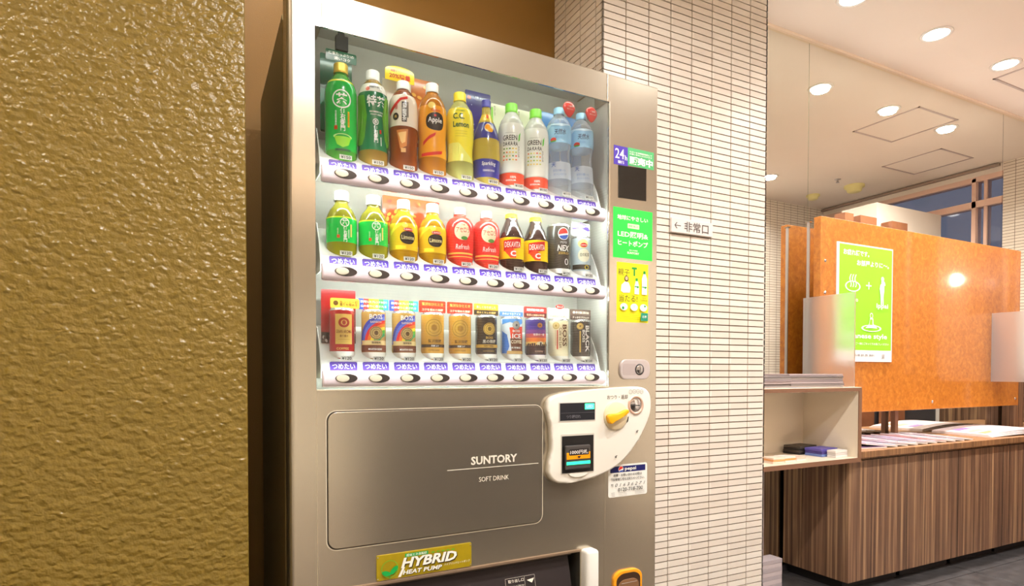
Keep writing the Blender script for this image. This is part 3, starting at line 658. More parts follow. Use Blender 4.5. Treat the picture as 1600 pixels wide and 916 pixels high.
# return lever
kb = link('lever_dial', lathe_me('lever_dial', [(.0005, .006), (.036, .006), (.0395, .004), (.040, 0)], 36), mat('dial_cream', (232, 214, 176), .35), mp_, True, (.8385, pv, .901)); kb.rotation_euler = (RAD(90), 0, 0)
lv = prism('return_lever', spline([(-.034, -.012), (-.036, .004), (-.024, .009), (0, .0065), (.028, .0125), (.033, .009), (.030, .002), (.006, -.006), (-.014, -.012), (-.026, -.017)], 4), -.020, -.005, mat('lever_yellow', (246, 178, 18), .3), mp_, .002, 2, True); lv.location = (.8385, pv, .901); lv.rotation_euler = (0, RAD(-8), 0)
prism('dial_notch', [(.879, .893), (.884, .898), (.882, .884), (.877, .879)], pv-.0008, pv, BLACK, mp_)
rg = link('coin_rim', lathe_me('coin_rim', [(.020, .001), (.022, .003), (.026, .003), (.0275, 0)], 30), mat('rim_rose', (226, 190, 170), .3, .4), mp_, True, (.9085, pv, .928)); rg.rotation_euler = (RAD(90), 0, 0)
cd = link('coin_slot', lathe_me('coin_slot', [(.0004, .002), (.0175, .002), (.0195, .0008), (.0215, 0)], 30), CHROME, mp_, True, (.9085, pv, .928)); cd.rotation_euler = (RAD(90), 0, 0)
F = Flat(); PK = C(96, 90, 84); F.text('おつり・返却', .845, .9515, PK, w=.070, h=.012, bold=.012)
for k, s_ in enumerate(('10', '50', '100', '500')): F.disc(.890+.0125*k, .9665-.0012*abs(k-1.5), .0058, .0058, PK, r0=.86); F.text(s_, .890+.0125*k, .9665-.0012*abs(k-1.5), PK, h=.003, bold=0)
for u, z in ((.9112, .855), (.8378, .7892)): F.rect(u-.003, z-.0035, u+.003, z+.001, PK); F.rect(u-.0005, z+.001, u+.005, z+.003, PK)
F.build('panel_print', mp_, onfront(v=pv-.0003))
prism('coin_opening', rr(-.0125, -.0012, .0125, .0012, .0011, 3), -.0028, -.0015, BLACK, mp_).location = (.9085, pv, .927)
# lock plate
lk = prism('lock_plate', rr(.8655, .9990, .9725, 1.0552, .022), -.006, 0, mat('lock_grey', (196, 186, 184), .3, .35), vm, .003, 3)
prism('finger_recess', rr(.874, 1.011, .921, 1.043, .006), -.0063, -.005, mat('lock_recess', (184, 172, 170), .35, .3), lk)
c1 = link('key_cylinder', lathe_me('key_cylinder', [(.0004, .003), (.011, .003), (.0125, .002), (.013, 0)], 24), CHROME, lk, True, (.933, -.006, 1.027)); c1.rotation_euler = (RAD(90), 0, 0)
c2 = link('key_ring', lathe_me('key_ring', [(.0125, .0015), (.0155, .0015), (.016, 0)], 24), mat('ring_dark', (50, 46, 46), .4), lk, True, (.933, -.006, 1.027)); c2.rotation_euler = (RAD(90), 0, 0)
box('key_way', (.9320, -.0094, 1.020, .9340, -.0085, 1.034), BLACK, lk)
# stickers on the right stile
F = Flat(); VI = C(66, 40, 160); GS = C(70, 170, 100)
F.rect(.8445, 1.5905, .893, 1.6425, VI, 0); F.rect(.893, 1.5945, .986, 1.6440, GS, 0)
F.text('24', .8645, 1.6215, WH, w=.031, h=.027, bold=.005); F.text('h', .8865, 1.6130, WH, h=.013); F.text('稼働', .869, 1.5985, WH, w=.022, h=.009)
F.text('販売中', .9395, 1.6095, WH, w=.084, h=.023, bold=.04); F.text('ただいま自動販売機にて', .938, 1.6325, WH, w=.080, h=.005); F.text('お買い求めいただけます', .938, 1.6265, WH, w=.08, h=.004)
F.build('open_sticker', vm, onfront(v=-.0003))
prism('reader_screen', [(.860, 1.5005), (.9585, 1.5035), (.9585, 1.5945), (.860, 1.5895)], -.002, 0, mat('screen_black', (30, 28, 26), .12, coat=.5), vm, .001)
F = Flat(); GB = C(40, 222, 70)
F.rect(.8432, 1.336, .982, 1.4745, GB, 0)
F.text('地球にやさしい', .9115, 1.4485, WH, w=.108, h=.013, bold=.02); F.rrect(.893, 1.4205, .934, 1.4335, .002, C(214, 240, 190)); F.text('節電で省エネ', .9135, 1.427, GS, w=.034, h=.006)
F.text('LED照明&', .912, 1.4025, WH, w=.108, h=.017, bold=.02); F.text('ヒートポンプ', .912, 1.379, WH, w=.106, h=.016, bold=.025); F.text('省エネ宣言', .913, 1.3595, WH, w=.03, h=.004); F.text('SUNTORY', .912, 1.352, WH, w=.042, h=.006, bold=.03)
F.build('energy_sticker', vm, onfront(v=-.0003))
F = Flat(); YB = C(244, 232, 20); BK = C(40, 36, 20); GT = C(30, 150, 60); BW = C(236, 244, 240)
x0, z0, w_, h_ = .8562, 1.159, .1115, .1655
U = lambda t: x0+w_*t
ZZ = lambda t: z0+h_*(1-t)
F.rect(x0, z0, x0+w_, z0+h_, YB, 0)
F.text('親子', U(.22), ZZ(.165), BK, w=.040, h=.019, bold=0); F.text('T', U(.55), ZZ(.14), GT, w=.018, h=.024, bold=.05)
F.disc(U(.30), ZZ(.27), .0075, .008, BK); F.disc(U(.30), ZZ(.265), .005, .0055, C(230, 180, 150)); F.poly([(U(.12), ZZ(.48)), (U(.14), ZZ(.38)), (U(.24), ZZ(.32)), (U(.36), ZZ(.33)), (U(.43), ZZ(.42)), (U(.40), ZZ(.50)), (U(.2), ZZ(.51))], BW)
for cx, top, bw in ((.62, .25, .012), (.86, .12, .014)):
    F.rect(U(cx)-.004, ZZ(top+.05), U(cx)+.004, ZZ(top), GT); F.poly([(U(cx)-bw*.66, ZZ(.52)), (U(cx)-bw*.66, ZZ(top+.13)), (U(cx)-.004, ZZ(top+.05)), (U(cx)+.004, ZZ(top+.05)), (U(cx)+bw*.66, ZZ(top+.13)), (U(cx)+bw*.66, ZZ(.52))], BW); F.rect(U(cx)-bw*.6, ZZ(.40), U(cx)+bw*.6, ZZ(.385), GT); F.disc(U(cx)+.003, ZZ(.40), .003, .003, GT)
F.text('当たる!', U(.34), ZZ(.60), BK, w=.064, h=.020, bold=0); F.text('合計\n5,000名', U(.84), ZZ(.60), BK, w=.024, h=.012, bold=0)
for cx in (.2, .52, .82): F.disc(U(cx), ZZ(.745), .013, .010, BW)
F.disc(U(.17), ZZ(.765), .004, .004, GT); F.disc(U(.86), ZZ(.72), .003, .003, GT); F.disc(U(.52), ZZ(.73), .004, .004, C(190, 214, 220))
for k in range(4): F.rect(U(.05), ZZ(.86+.03*k), U(.68), ZZ(.856+.03*k), C(170, 150, 30))
F.rrect(U(.72), ZZ(.97), U(.95), ZZ(.835), .002, C(30, 140, 110)); F.text('応募', U(.835), ZZ(.90), BW, w=.016, h=.007)
F.build('prize_sticker', vm, onfront(v=-.0003))
F = Flat(); F.rrect(.8303, .672, .9675, .762, .006, C(236, 234, 226), 0); NB = C(14, 22, 96)
F.rect(.8365, .740, .9605, .757, NB); F.disc(.8735, .7485, .0088, .0088, WH); F.poly([(.8735+.008*math.cos(RAD(a)), .7485+.008*math.sin(RAD(a))) for a in range(20, 201, 15)], C(214, 50, 40)); F.poly([(.8735+.008*math.cos(RAD(a)), .7485+.008*math.sin(RAD(a))) for a in range(215, 346, 13)], C(40, 80, 180))
F.text('pepsi', .9065, .7480, WH, w=.040, h=.012, bold=.02)
GK = C(70, 66, 62)
F.text('故障・お問い合わせの際は', .897, .7325, GK, w=.100, h=.008); F.text('下記管理番号をお知らせください。', .897, .7215, GK, w=.118, h=.008)
F.text('管理\n番号', .842, .7055, GK, w=.008, h=.009); F.text('0 1 6 3 6 2 7 1', .905, .7055, GK, w=.106, h=.009, bold=0, shear=.3); F.text('0120-718-700', .906, .692, GK, w=.088, h=.010, bold=.01)
for k in range(3): F.rect(.838, .685-.004*k, .850, .6842-.004*k, GK); F.rect(.862, .684-.004*k, .892, .6834-.004*k, C(150, 146, 140)); F.rect(.920, .687-.004*k, .955, .6862-.004*k, C(150, 146, 140))
F.build('service_sticker', vm, onfront(v=-.0003))

# display case
boxes('display_case', [(.0515, .150, DZ0-.004, .833, .156, DZC+.004), (.0515, .0585, DZ0, .0558, .150, DZC), (.8262, .004, DZ0+.001, .8288, .150, DZC), (.0705, .0032, DZC, .820, .150, DZC+.004), (.0515, .0585, DZ0-.004, .833, .150, DZ0)], LINER, vm)
ZB = [1.447, 1.237, 1.0055]
UP = [.1206+.0722*i for i in range(10)]
UBN = [.1190+.0722*i for i in range(10)]
PV = .050                                  # axis of the drink dummies
SL = .655                                  # slope of the tray behind the labels
def ztray(v): return .040+SL*(v-.020)
SOCK = mat('socket_dark', (62, 56, 54), .3); BTN = mat('button_ivory', (226, 224, 204), .3, emit=0.0)
COLD = C(74, 48, 150, .35)
lf = Flat(); lf.poly([(-.0303, 0), (.0303, 0)]+[p for p in rr(-.0303, 0, .0303, .025, .0035, 3) if p[1] > .012], COLD, 0); lf.text('つめたい', 0, .0150, C(246, 244, 250), w=.050, h=.0125, bold=.015)
LED2 = mat('led_tube', (236, 250, 240), .5, emit=42.0)
LED3 = mat('led_line', (236, 250, 240), .5, emit=22.0)
lab_me = None; sock_me = None; btn_me = None; price = {}
for rI, zb in enumerate(ZB):
    top = DZ1 if rI == 0 else ZB[rI-1]-.02
    # tray plate with side cheeks
    sec = [(.010, .006), (.0125, .012), (.0185, .0365), (.020, .040), (.150, ztray(.150))]
    bm = bmesh.new()
    for (va, za), (vb, zc) in zip(sec, sec[1:]):
        q = [bm.verts.new(p) for p in ((.0672, va, zb+za), (.8085, va, zb+za), (.8085, vb, zb+zc), (.0672, vb, zb+zc))]; bm.faces.new(q)
    bmesh.ops.remove_doubles(bm, verts=bm.verts, dist=1e-6)
    ch = [(.009, .0), (.009, .020), (.024, .062), (.052, .112), (.149, .150), (.149, .0)]
    for u in (.0665, .8072):
        a = [bm.verts.new((u, v, zb+z)) for v, z in ch]; b = [bm.verts.new((u+.0018, v, zb+z)) for v, z in ch]
        bm.faces.new(a); bm.faces.new(b)
        for i in range(len(ch)): j = (i+1) % len(ch); bm.faces.new((a[i], a[j], b[j], b[i]))
    tr = link('tray', bm2me(bm, 'tray'), TRAYW, vm)
    # button bar
    bm = bmesh.new(); cs = [(.018, .0175), (.004, .0175)]+[(-.006*math.sin(RAD(a))+.004*(1-math.sin(RAD(a))), .0175-.037*(a/180)) for a in range(15, 181, 15)]+[(.018, -.0195)]
    cs = [(.003, .0175), (-.002, .0172), (-.0070, .0148), (-.0105, .0100), (-.0120, .004), (-.0120, -.003), (-.0110, -.010), (-.0080, -.016), (-.002, -.0190), (.003, -.0195)]
    us = [(.0672, .88), (.0690, .97), (.0715, 1.), (.8075, 1.), (.8105, .97), (.8125, .86)]
    rings = [[bm.verts.new((u, .003+(v-.003)*s_, zb-.001+(z+.001)*s_)) for v, z in cs] for u, s_ in us]
    for a, b in zip(rings, rings[1:]):
        for i in range(len(cs)): j = (i+1) % len(cs); bm.faces.new((a[i], a[j], b[j], b[i]))
    bm.faces.new(rings[0]); bm.faces.new(rings[-1])
    link('button_bar', bm2me(bm, 'button_bar'), LAV, tr, True)
    box('led_strip', (.072, .0042, zb-.0155, .806, .0095, zb-.0105), LED2, tr)
    box('led_strip', (.072, .0042, zb+.0110, .806, .0080, zb+.0150), LED3, tr)
    for i in range(10):
        if lab_me is None:
            o = lf.build('cold_label', tr, lambda x, y, h: (x, (y/.0252)*.0062-h, y)); lab_me = o.data
            s_ = prism('button_socket', ell(0, 0, .0240, .0100), -.0012, .002, SOCK, tr, .0006); sock_me = s_.data
            b_ = prism('button', ell(-.0080, 0, .0142, .0082), -.0035, .001, BTN, tr, .0018, 3, True); btn_me = b_.data
        else:
            o = bpy.data.objects.new('cold_label', lab_me); s_ = bpy.data.objects.new('button_socket', sock_me); b_ = bpy.data.objects.new('button', btn_me)
            for q in (o, s_, b_): COL.objects.link(q); q.parent = tr
        o.location = (UP[i]-.004, .0118, zb+.0115); s_.location = (UBN[i]-.0025, -.0116, zb); b_.location = (UBN[i]-.0025, -.0116, zb)
        pr = ('¥150' if i < 8 else '¥110') if rI == 0 else '¥120'
        if pr not in price:
            pf = Flat(); pf.rect(-.0135, -.005, .0135, .005, mat('price_clear', (206, 204, 196), .3), 0); pf.text(pr, 0, 0, C(30, 28, 26), w=.0215, h=.0068, bold=.02)
            po_ = pf.build('price_tag', tr, onfront()); price[pr] = po_.data
        else:
            po_ = bpy.data.objects.new('price_tag', price[pr]); COL.objects.link(po_); po_.parent = tr
        po_.location = (UP[i]+.002, .0128, zb+.0445)
    box('window_pane', (.0560, .0000, zb+.018, .8262, .0028, top-.0005), PANE, vm)
box('led_strip', (.072, .0042, DZ1+.020, .806, .0095, DZ1+.024), mat('led_top', (236, 250, 240), .5, emit=15.0), vm)
bk = boxes('top_bracket', [(.116, .075, 1.756, .143, .090, 1.788), (.122, .078, 1.788, .136, .088, 1.8118)], BLACK, vm)

# ------------------------------------------------------------------ drinks
def MW(u, v, z):
    return Vector((MX+u*math.cos(MA)-v*math.sin(MA), MY+u*math.sin(MA)+v*math.cos(MA), z))
CUT = (Vector((0, .0205-PV, .0405)), Vector((0, -SL, 1)).normalized())
def petmat(name, c, a=.55, tint=None):
    if name in MATS: return MATS[name]
    m = bpy.data.materials.new(name); m.use_nodes = True; nt = m.node_tree; b = nt.nodes['Principled BSDF']; o = nt.nodes['Material Output']
    b.inputs['Base Color'].default_value = (*lin(c), 1); b.inputs['Roughness'].default_value = .12; b.inputs['Coat Weight'].default_value = .6
    t = nt.nodes.new('ShaderNodeBsdfTransparent'); t.inputs[0].default_value = (*lin(tint or c), 1)
    lw = nt.nodes.new('ShaderNodeLayerWeight'); lw.inputs[0].default_value = .35
    mr = nt.nodes.new('ShaderNodeMapRange'); mr.inputs[3].default_value = a; mr.inputs[4].default_value = min(1, a+.35)
    nt.links.new(lw.outputs['Facing'], mr.inputs[0])
    x = nt.nodes.new('ShaderNodeMixShader'); nt.links.new(mr.outputs[0], x.inputs[0]); nt.links.new(t.outputs[0], x.inputs[1]); nt.links.new(b.outputs[0], x.inputs[2]); nt.links.new(x.outputs[0], o.inputs[0])
    MATS[name] = m; return m
def L(r, g, b): return C(r, g, b, .22, .4)
def rads(prof, z):
    for (r0, z0), (r1, z1) in zip(prof, prof[1:]):
        if z0 <= z <= z1: return r0+(r1-r0)*(z-z0)/max(1e-6, z1-z0)
    return prof[0][0] if z < prof[0][1] else prof[-1][0]
def smooth_prof(P, n=5):
    o = []
    for i in range(len(P)-1):
        a, b, c, d = (Vector(P[max(0, min(len(P)-1, i+j-1))]) for j in range(4))
        for s in range(n):
            t = s/n; q = .5*((2*b)+(c-a)*t+(2*a-5*b+4*c-d)*t*t+(3*b-a-3*c+d)*t**3); o.append((max(.0005, q[0]), b[1]+(c[1]-b[1])*t))
    o.append(P[-1]); return o
TURN = [[.05, .15, -.15, .1, .05, .2, -.1, -.1, -.05, .05], [.15, .15, .05, 0, .1, .15, -.29, -.25, .25, .25], [.05, 0, .1, 0, -.1, .1, .27, .2, .08, .13]]
def turn(row, i): return math.asin(TURN[row][i])-math.atan2(MX+UP[i], 1.385)-MA      # the dummies are set turned a little towards the left
def drink(name, row, i, prof, body, zones=(), cap=None, decal=None, extra=None):
    p = MW(UP[i], PV, ZB[row]); t = empty(name, p, MA)
    pr = smooth_prof(prof)
    link('body', lathe_me('body', pr, 40, CUT), body, t, True)
    for n, z0, z1, m in zones:
        zs = [z0]+[z for r, z in pr if z0 < z < z1]+[z1]
        link(n, lathe_me(n, [(rads(pr, z)+.0004, z) for z in zs], 40, CUT), m, t, True)
    if cap:
        r, z0, z1, m = cap
        pc = [(r*.99, z0), (r, z0+.001), (r, z0+(z1-z0)*.22), (r*.965, z0+(z1-z0)*.25), (r*.965, z1-.0015), (r*.9, z1), (.0005, z1)]
        link('cap', lathe_me('cap', pc, 32), m, t, True)
    if decal:
        F = Flat(eps=.00012, step=.004); decal(F)
        R0 = max(r for r, z in pr); tn = turn(row, i)
        def wrap(x, y, h):
            a = x/R0+tn; r = rads(pr, y)+.0007+h; return (r*math.sin(a), -r*math.cos(a), y)
        F.build('label_print', t, wrap)
    if extra: extra(t)
    return t
WCAP = mat('cap_white', (244, 244, 240), .35); GCAP = mat('cap_green', (130, 220, 60), .35); YCAP = mat('cap_yellow', (248, 222, 40), .35); GOLD = mat('cap_gold', (214, 178, 60), .3, .3); BCAP = mat('cap_blue', (60, 60, 160), .35)
w = L(248, 248, 244); red = L(206, 40, 34); blk = L(34, 30, 28); gold = L(214, 176, 90)
G600 = 'half litre bottles on the upper row'; G280 = 'short bottles on the middle row'; GCAN = 'coffee cans on the lower row'
# ---- upper row
GTEA = petmat('tea_green', (70, 170, 50), .6, (190, 230, 120))
def d(F):
    for q, r in ((.0205, .86),): F.disc(0, .172, q, q, w, r0=r, n=36)
    F.text('茶', 0, .172, w, w=.026, h=.026, bold=.03); F.vtext('伊右衛門', .002, .127, w, .050, .011, .02); F.vtext('京都福寿園', -.0125, .128, w, .036, .004)
    F.rect(.0125, .112, .0165, .146, L(236, 196, 40)); F.vtext('緑茶飲料', .0145, .129, L(200, 90, 20), .030, .003)
    F.rect(-.016, .104, -.009, .113, L(196, 80, 40)); F.disc(.002, .090, .020, .006, L(200, 240, 160), r0=.75); F.poly([(-.016, .090), (.020, .090), (.014, .072), (.002, .066), (-.010, .072)], L(150, 220, 60)); F.rect(-.014, .058, .018, .063, L(30, 90, 60))
t = drink('tea_bottle', 0, 0, [(.0345, .0), (.0345, .185), (.0335, .202), (.029, .216), (.0195, .231), (.0138, .238), (.0138, .243)], GTEA, [('label', .062, .2125, L(20, 176, 66)), ('label_rim', .2125, .217, L(226, 220, 60))], (.0162, .239, .261, GOLD), d)
tag(t, 'bright green tea bottle with gold cap, first on the upper row', 'bottle', G600)
def d(F):
    F.rect(-.05, .205, .05, .226, L(240, 238, 226)); F.text('体脂肪を減らす', .003, .216, L(60, 60, 56), w=.034, h=.006); F.disc(-.017, .211, .005, .005, L(226, 120, 100))
    F.text('特茶', .004, .183, w, w=.045, h=.026, bold=.02); F.text('脂肪分解酵素を活性化', .004, .160, w, w=.034, h=.004); F.text('ケルセチン配糖体', .004, .154, w, w=.030, h=.004)
    F.disc(.002, .138, .0072, .0072, w, r0=.8); F.text('茶', .002, .138, w, h=.009); F.vtext('伊右衛門', .002, .110, w, .040, .010, .02); F.rect(.011, .112, .0155, .121, red); F.rect(.0125, .084, .0142, .104, w)
    for s_ in (-1, 1): F.poly([(s_*.050, .20), (s_*.024, .196), (s_*.019, .15), (s_*.024, .10), (s_*.030, .085), (s_*.050, .085)], L(90, 160, 40))
t = drink('tea_bottle', 0, 1, [(.0335, .0), (.0335, .075), (.0325, .095), (.0295, .135), (.0315, .175), (.0325, .198), (.030, .215), (.022, .231), (.0145, .240), (.0145, .245)], petmat('tea_gold', (190, 150, 60), .5, (240, 220, 160)), [('label', .074, .227, L(14, 118, 72))], (.0158, .239, .262, WCAP), d)
tag(t, 'dark green waisted tea bottle with white cap, second on the upper row', 'bottle', G600)
def d(F):
    F.poly([(-.030, .165), (-.030, .178), (-.002, .205), (.016, .210), (.016, .2035), (0, .199)], red)
    F.rect(.002, .150, .0135, .196, blk); F.vtext('烏龍茶', .0078, .173, w, .042, .0095, .015); F.rect(.0145, .160, .017, .196, blk); F.disc(-.012, .162, .0072, .0085, blk); F.vtext('黒', -.012, .162, gold, .006); F.vtext('脂肪', -.010, .184, red, .012)
    F.poly([(-.010, .130), (.016, .134), (.013, .095), (-.002, .088)], L(200, 120, 50)); F.poly([(-.006, .124), (.012, .128), (.010, .104), (-.001, .098)], L(236, 190, 120)); F.rect(.0, .080, .011, .090, L(222, 170, 110))
OOL = petmat('tea_oolong', (150, 70, 16), .6, (226, 150, 60))
t = drink('oolong_bottle', 0, 2, [(.0335, .0), (.0335, .06), (.032, .09), (.0335, .13), (.0335, .19), (.031, .208), (.022, .226), (.0138, .235), (.0138, .240)], OOL, [('label', .141, .215, L(232, 220, 200))], (.0158, .234, .254, WCAP), d)
tag(t, 'brown oolong tea bottle with cream label and white cap on the upper row', 'bottle', G600)
def d(F):
    F.poly(spline([(-.016, .176), (0, .186), (.020, .184), (.026, .166), (.020, .148), (0, .145), (-.016, .154)], 4), blk); F.text('Apple', .004, .167, w, w=.034, h=.016, bold=.01); F.disc(.004, .179, .003, .003, red)
    F.poly([(-.026, .118), (-.010, .132), (.006, .140), (.004, .132), (-.012, .122), (-.026, .108)], red); F.poly([(-.030, .090), (-.006, .092), (.022, .098), (.020, .090), (-.006, .084), (-.030, .083)], red)
    F.text('Lipton', .006, .191, red, w=.022, h=.007, bold=.02); F.disc(-.004, .203, .009, .008, L(250, 220, 120))
t = drink('apple_tea_bottle', 0, 3, [(.034, .0), (.034, .10), (.0325, .13), (.034, .16), (.0335, .20), (.029, .218), (.020, .234), (.014, .243), (.014, .248)], petmat('tea_apple', (206, 130, 20), .6, (246, 190, 70)), [('label', .082, .204, L(236, 160, 30))], (.0158, .243, .265, WCAP), d)
tag(t, 'orange apple tea bottle with black badge and white cap on the upper row', 'bottle', G600)
def d(F):
    gn = L(40, 90, 50)
    F.text('C.C.', -.004, .192, gn, w=.028, h=.015, bold=.03); F.text('Lemon', .002, .172, gn, w=.040, h=.014, bold=.03); F.text('VITAMIN', 0, .206, L(120, 150, 60), w=.024, h=.004)
    F.disc(-.008, .112, .0092, .0098, L(222, 60, 30)); F.text('レモン', -.008, .112, w, w=.013, h=.005)
    for k in range(3): F.rect(-.012, .156-.006*k, .016, .1552-.006*k, L(190, 180, 40))
    F.poly([(-.034, .128), (-.004, .128), (.014, .108), (.034, .092), (.034, .084), (-.034, .084)], L(236, 238, 120))
t = drink('lemon_soda_bottle', 0, 4, [(.034, .0), (.034, .075), (.031, .11), (.034, .15), (.0335, .195), (.029, .214), (.0195, .230), (.0138, .238), (.0138, .243)], petmat('soda_lemon', (226, 226, 130), .45, (246, 246, 190)), [('label', .084, .214, L(244, 230, 60))], (.0158, .237, .259, YCAP), d)
tag(t, 'yellow lemon soda bottle with yellow cap on the upper row', 'bottle', G600)
def d(F):
    F.disc(.002, .180, .014, .012, L(240, 236, 220)); F.disc(-.002, .182, .009, .0075, L(240, 160, 30)); F.disc(.006, .174, .008, .006, L(240, 170, 40)); F.text('Sparkling', .0, .088, w, w=.036, h=.012, bold=.01, shear=.2); F.text('ORANGE SODA', .0, .072, w, w=.030, h=.005)
    F.disc(-.014, .205, .007, .006, L(240, 210, 90)); F.disc(.0, .212, .006, .006, L(226, 80, 40))
ORG = petmat('soda_orange', (230, 206, 90), .55, (246, 230, 140))
t = drink('orange_soda_bottle', 0, 5, [(.0335, .0), (.0335, .05), (.035, .10), (.0345, .14), (.031, .168), (.024, .190), (.0165, .208), (.0115, .222), (.0105, .235), (.0105, .240)], ORG, [('lower_label', .056, .101, L(44, 50, 140)), ('label', .153, .196, L(50, 54, 140)), ('neck_label', .200, .219, L(226, 196, 60))], (.0118, .238, .257, BCAP), d)
tag(t, 'slim necked orange soda bottle with blue labels before the blue card', 'bottle', G600)
for k in (6, 7):
    def d(F):
        F.text('GREEN', 0, .166, blk, w=.037, h=.013, bold=.01); F.text('DA·KA·RA', .001, .1505, blk, w=.038, h=.010, bold=.01); F.rect(-.012, .178, .014, .1786, L(130, 130, 120))
        cs_ = [(236, 200, 60), (200, 210, 90), (230, 120, 60), (250, 220, 110), (150, 190, 80), (240, 90, 60), (90, 140, 80)]; random.seed(k)
        for r_ in range(4):
            for c_ in range(5): F.disc(-.015+.0075*c_, .138-.0095*r_, .0024, .0019, L(*random.choice(cs_)), n=10)
        F.vtext('やさしい水', .0215, .130, blk, .028, .004); F.poly([(.0215, .172), (.026, .180), (.024, .160), (.0205, .155)], L(90, 200, 60))
        F.text('100%', .008, .066, w, w=.014, h=.006); F.text('SODIUM', .002, .058, w, w=.024, h=.004)
    t = drink('sports_drink_bottle', 0, k, [(.033, .0), (.033, .07), (.034, .10), (.0345, .16), (.0335, .195), (.029, .215), (.020, .231), (.015, .240), (.015, .244)], petmat('milky', (232, 234, 224), .7, (246, 248, 240)), [('label_base', .047, .078, L(232, 76, 48)), ('label', .080, .205, L(236, 238, 228))], (.0165, .238, .262, GCAP), d)
    tag(t, ('left' if k == 6 else 'right')+' bottle of the pair of white sports drinks with green caps', 'bottle', G600)
WAT = petmat('water_clear', (222, 230, 234), .22, (250, 252, 254))
for k in (8, 9):
    def d(F):
        F.text('天然水', .006, .208, L(24, 34, 90), w=.032, h=.015, bold=.01, shear=.1); F.disc(-.013, .188, .0085, .0055, L(222, 60, 50)); F.disc(-.013, .184, .0085, .002, L(90, 170, 60)); F.text('南アルプス', .002, .193, L(90, 140, 200), w=.018, h=.004)
        F.text('天', -.012, .122, L(40, 80, 160), h=.012); F.text('自然が磨いた', .004, .106, L(130, 150, 190), w=.034, h=.007); F.text('おいしい水です', .006, .096, L(130, 150, 190), w=.034, h=.007); F.poly([(-.036, .214), (-.018, .226), (.01, .222), (.036, .228), (.036, .2295), (-.036, .2295)], L(200, 230, 248))
    def ex(t):
        bm = bmesh.new(); bmesh.ops.create_uvsphere(bm, u_segments=20, v_segments=12, radius=1)
        for v in bm.verts:
            v.co.x *= .0195; v.co.y *= .006; v.co.z = v.co.z*.0185*(1.0 if v.co.z > 0 else 1.25); v.co.x *= 1 if v.co.z > 0 else 1+v.co.z*18
        o = link('balloon_tag', bm2me(bm, 'balloon_tag'), L(216, 34, 30), t, True, (.0145, -.028, .275))
        F = Flat(); F.text('ご当地', 0, .004, w, w=.016, h=.005); F.text('おいしい', 0, -.004, w, w=.020, h=.004); F.build('tag_print', o, lambda x, y, h: (x, -.0066-h, y))
    t = drink('water_bottle', 0, k, [(.0345, .0), (.0345, .09), (.033, .12), (.030, .155), (.0335, .18), (.034, .225), (.030, .240), (.020, .256), (.0135, .263), (.0135, .268)], WAT, [('label', .180, .2295, L(150, 206, 240)), ('lower_label', .085, .130, petmat('label_ice', (226, 236, 246), .6, (240, 246, 250)))], (.0150, .263, .281, mat('cap_sky', (150, 200, 230), .35)), d, ex)
    tag(t, ('left' if k == 8 else 'right')+' clear water bottle with a red balloon tag at the upper row end', 'bottle', G600)
# ---- middle row
P280 = [(.0335, .0), (.0335, .115), (.0325, .128), (.026, .145), (.0165, .158), (.0145, .163), (.0145, .168)]
for k in (0, 1):
    def d(F):
        F.disc(.002, .113, .0098, .0098, w, r0=.82); F.text('茶', .002, .113, w, w=.0125, h=.0125, bold=.02); F.vtext('伊右衛門', .003, .087, w, .034, .0085, .02); F.vtext('福寿園', -.013, .090, L(200, 240, 180), .020, .003); F.rect(.0145, .082, .018, .110, L(226, 210, 120)); F.rect(-.0145, .078, -.0085, .085, L(206, 90, 40)); F.vtext('緑茶', .0105, .088, w, .02, .003)
    t = drink('tea_bottle', 1, k, P280, petmat('tea_light', (150, 144, 34), .6, (214, 210, 90)), [('label', .070, .123, L(24, 186, 74)), ('label_rim', .123, .126, L(206, 226, 50))], (.0165, .166, .188, WCAP), d)
    tag(t, ('first' if k == 0 else 'second')+' short green tea bottle with white cap on the middle row', 'bottle', G280)
for k in (2, 3):
    def d(F):
        F.poly([(-.036, .108), (-.018, .124), (.0, .130), (.0, .126), (-.02, .114), (-.036, .098)], L(246, 226, 60)); F.disc(.002, .123, .007, .006, L(250, 226, 90)); F.rect(-.020, .068, .004, .076, L(246, 226, 60))
        F.poly(spline([(-.008, .102), (.004, .109), (.022, .107), (.026, .094), (.018, .081), (.002, .080), (-.008, .088)], 4), blk); F.text('Limone', .009, .095, L(240, 226, 170), w=.030, h=.010, bold=.01); F.text('Lipton', .010, .113, w, w=.02, h=.005); F.disc(.010, .1128, .0115, .0042, red, lay=3)
    t = drink('lemon_tea_bottle', 1, k, P280, petmat('tea_lemon', (190, 140, 20), .6, (236, 200, 80)), [('label', .066, .128, L(232, 190, 40))], (.0155, .166, .188, WCAP), d)
    tag(t, ('left' if k == 2 else 'right')+' bottle of the pair of golden lemon teas with black badges', 'bottle', G280)
for k in (4, 5):
    def d(F):
        F.disc(.003, .125, .0195, .0215, L(240, 226, 190)); F.text('アセロラ', .005, .128, L(206, 50, 50), w=.034, h=.013, bold=.01); F.text('The', .004, .141, red, h=.005); F.disc(.008, .108, .008, .0045, L(90, 150, 70)); F.text('Refresh', .004, .087, w, w=.034, h=.012, bold=.0, shear=.15); F.rect(-.036, .069, .036, .073, L(240, 190, 90)); F.rect(-.036, .062, .036, .064, L(240, 190, 90))
    t = drink('cherry_drink_bottle', 1, k, [(.032, .0), (.032, .06), (.034, .085), (.034, .13), (.033, .145), (.027, .158), (.0165, .166), (.0155, .171)], petmat('drink_red', (214, 60, 44), .7, (240, 130, 110)), [('label', .058, .152, L(222, 52, 46))], (.0145, .168, .188, WCAP), d)
    tag(t, ('left' if k == 4 else 'right')+' bottle of the pair of red fruit drinks on the middle row', 'bottle', G280)
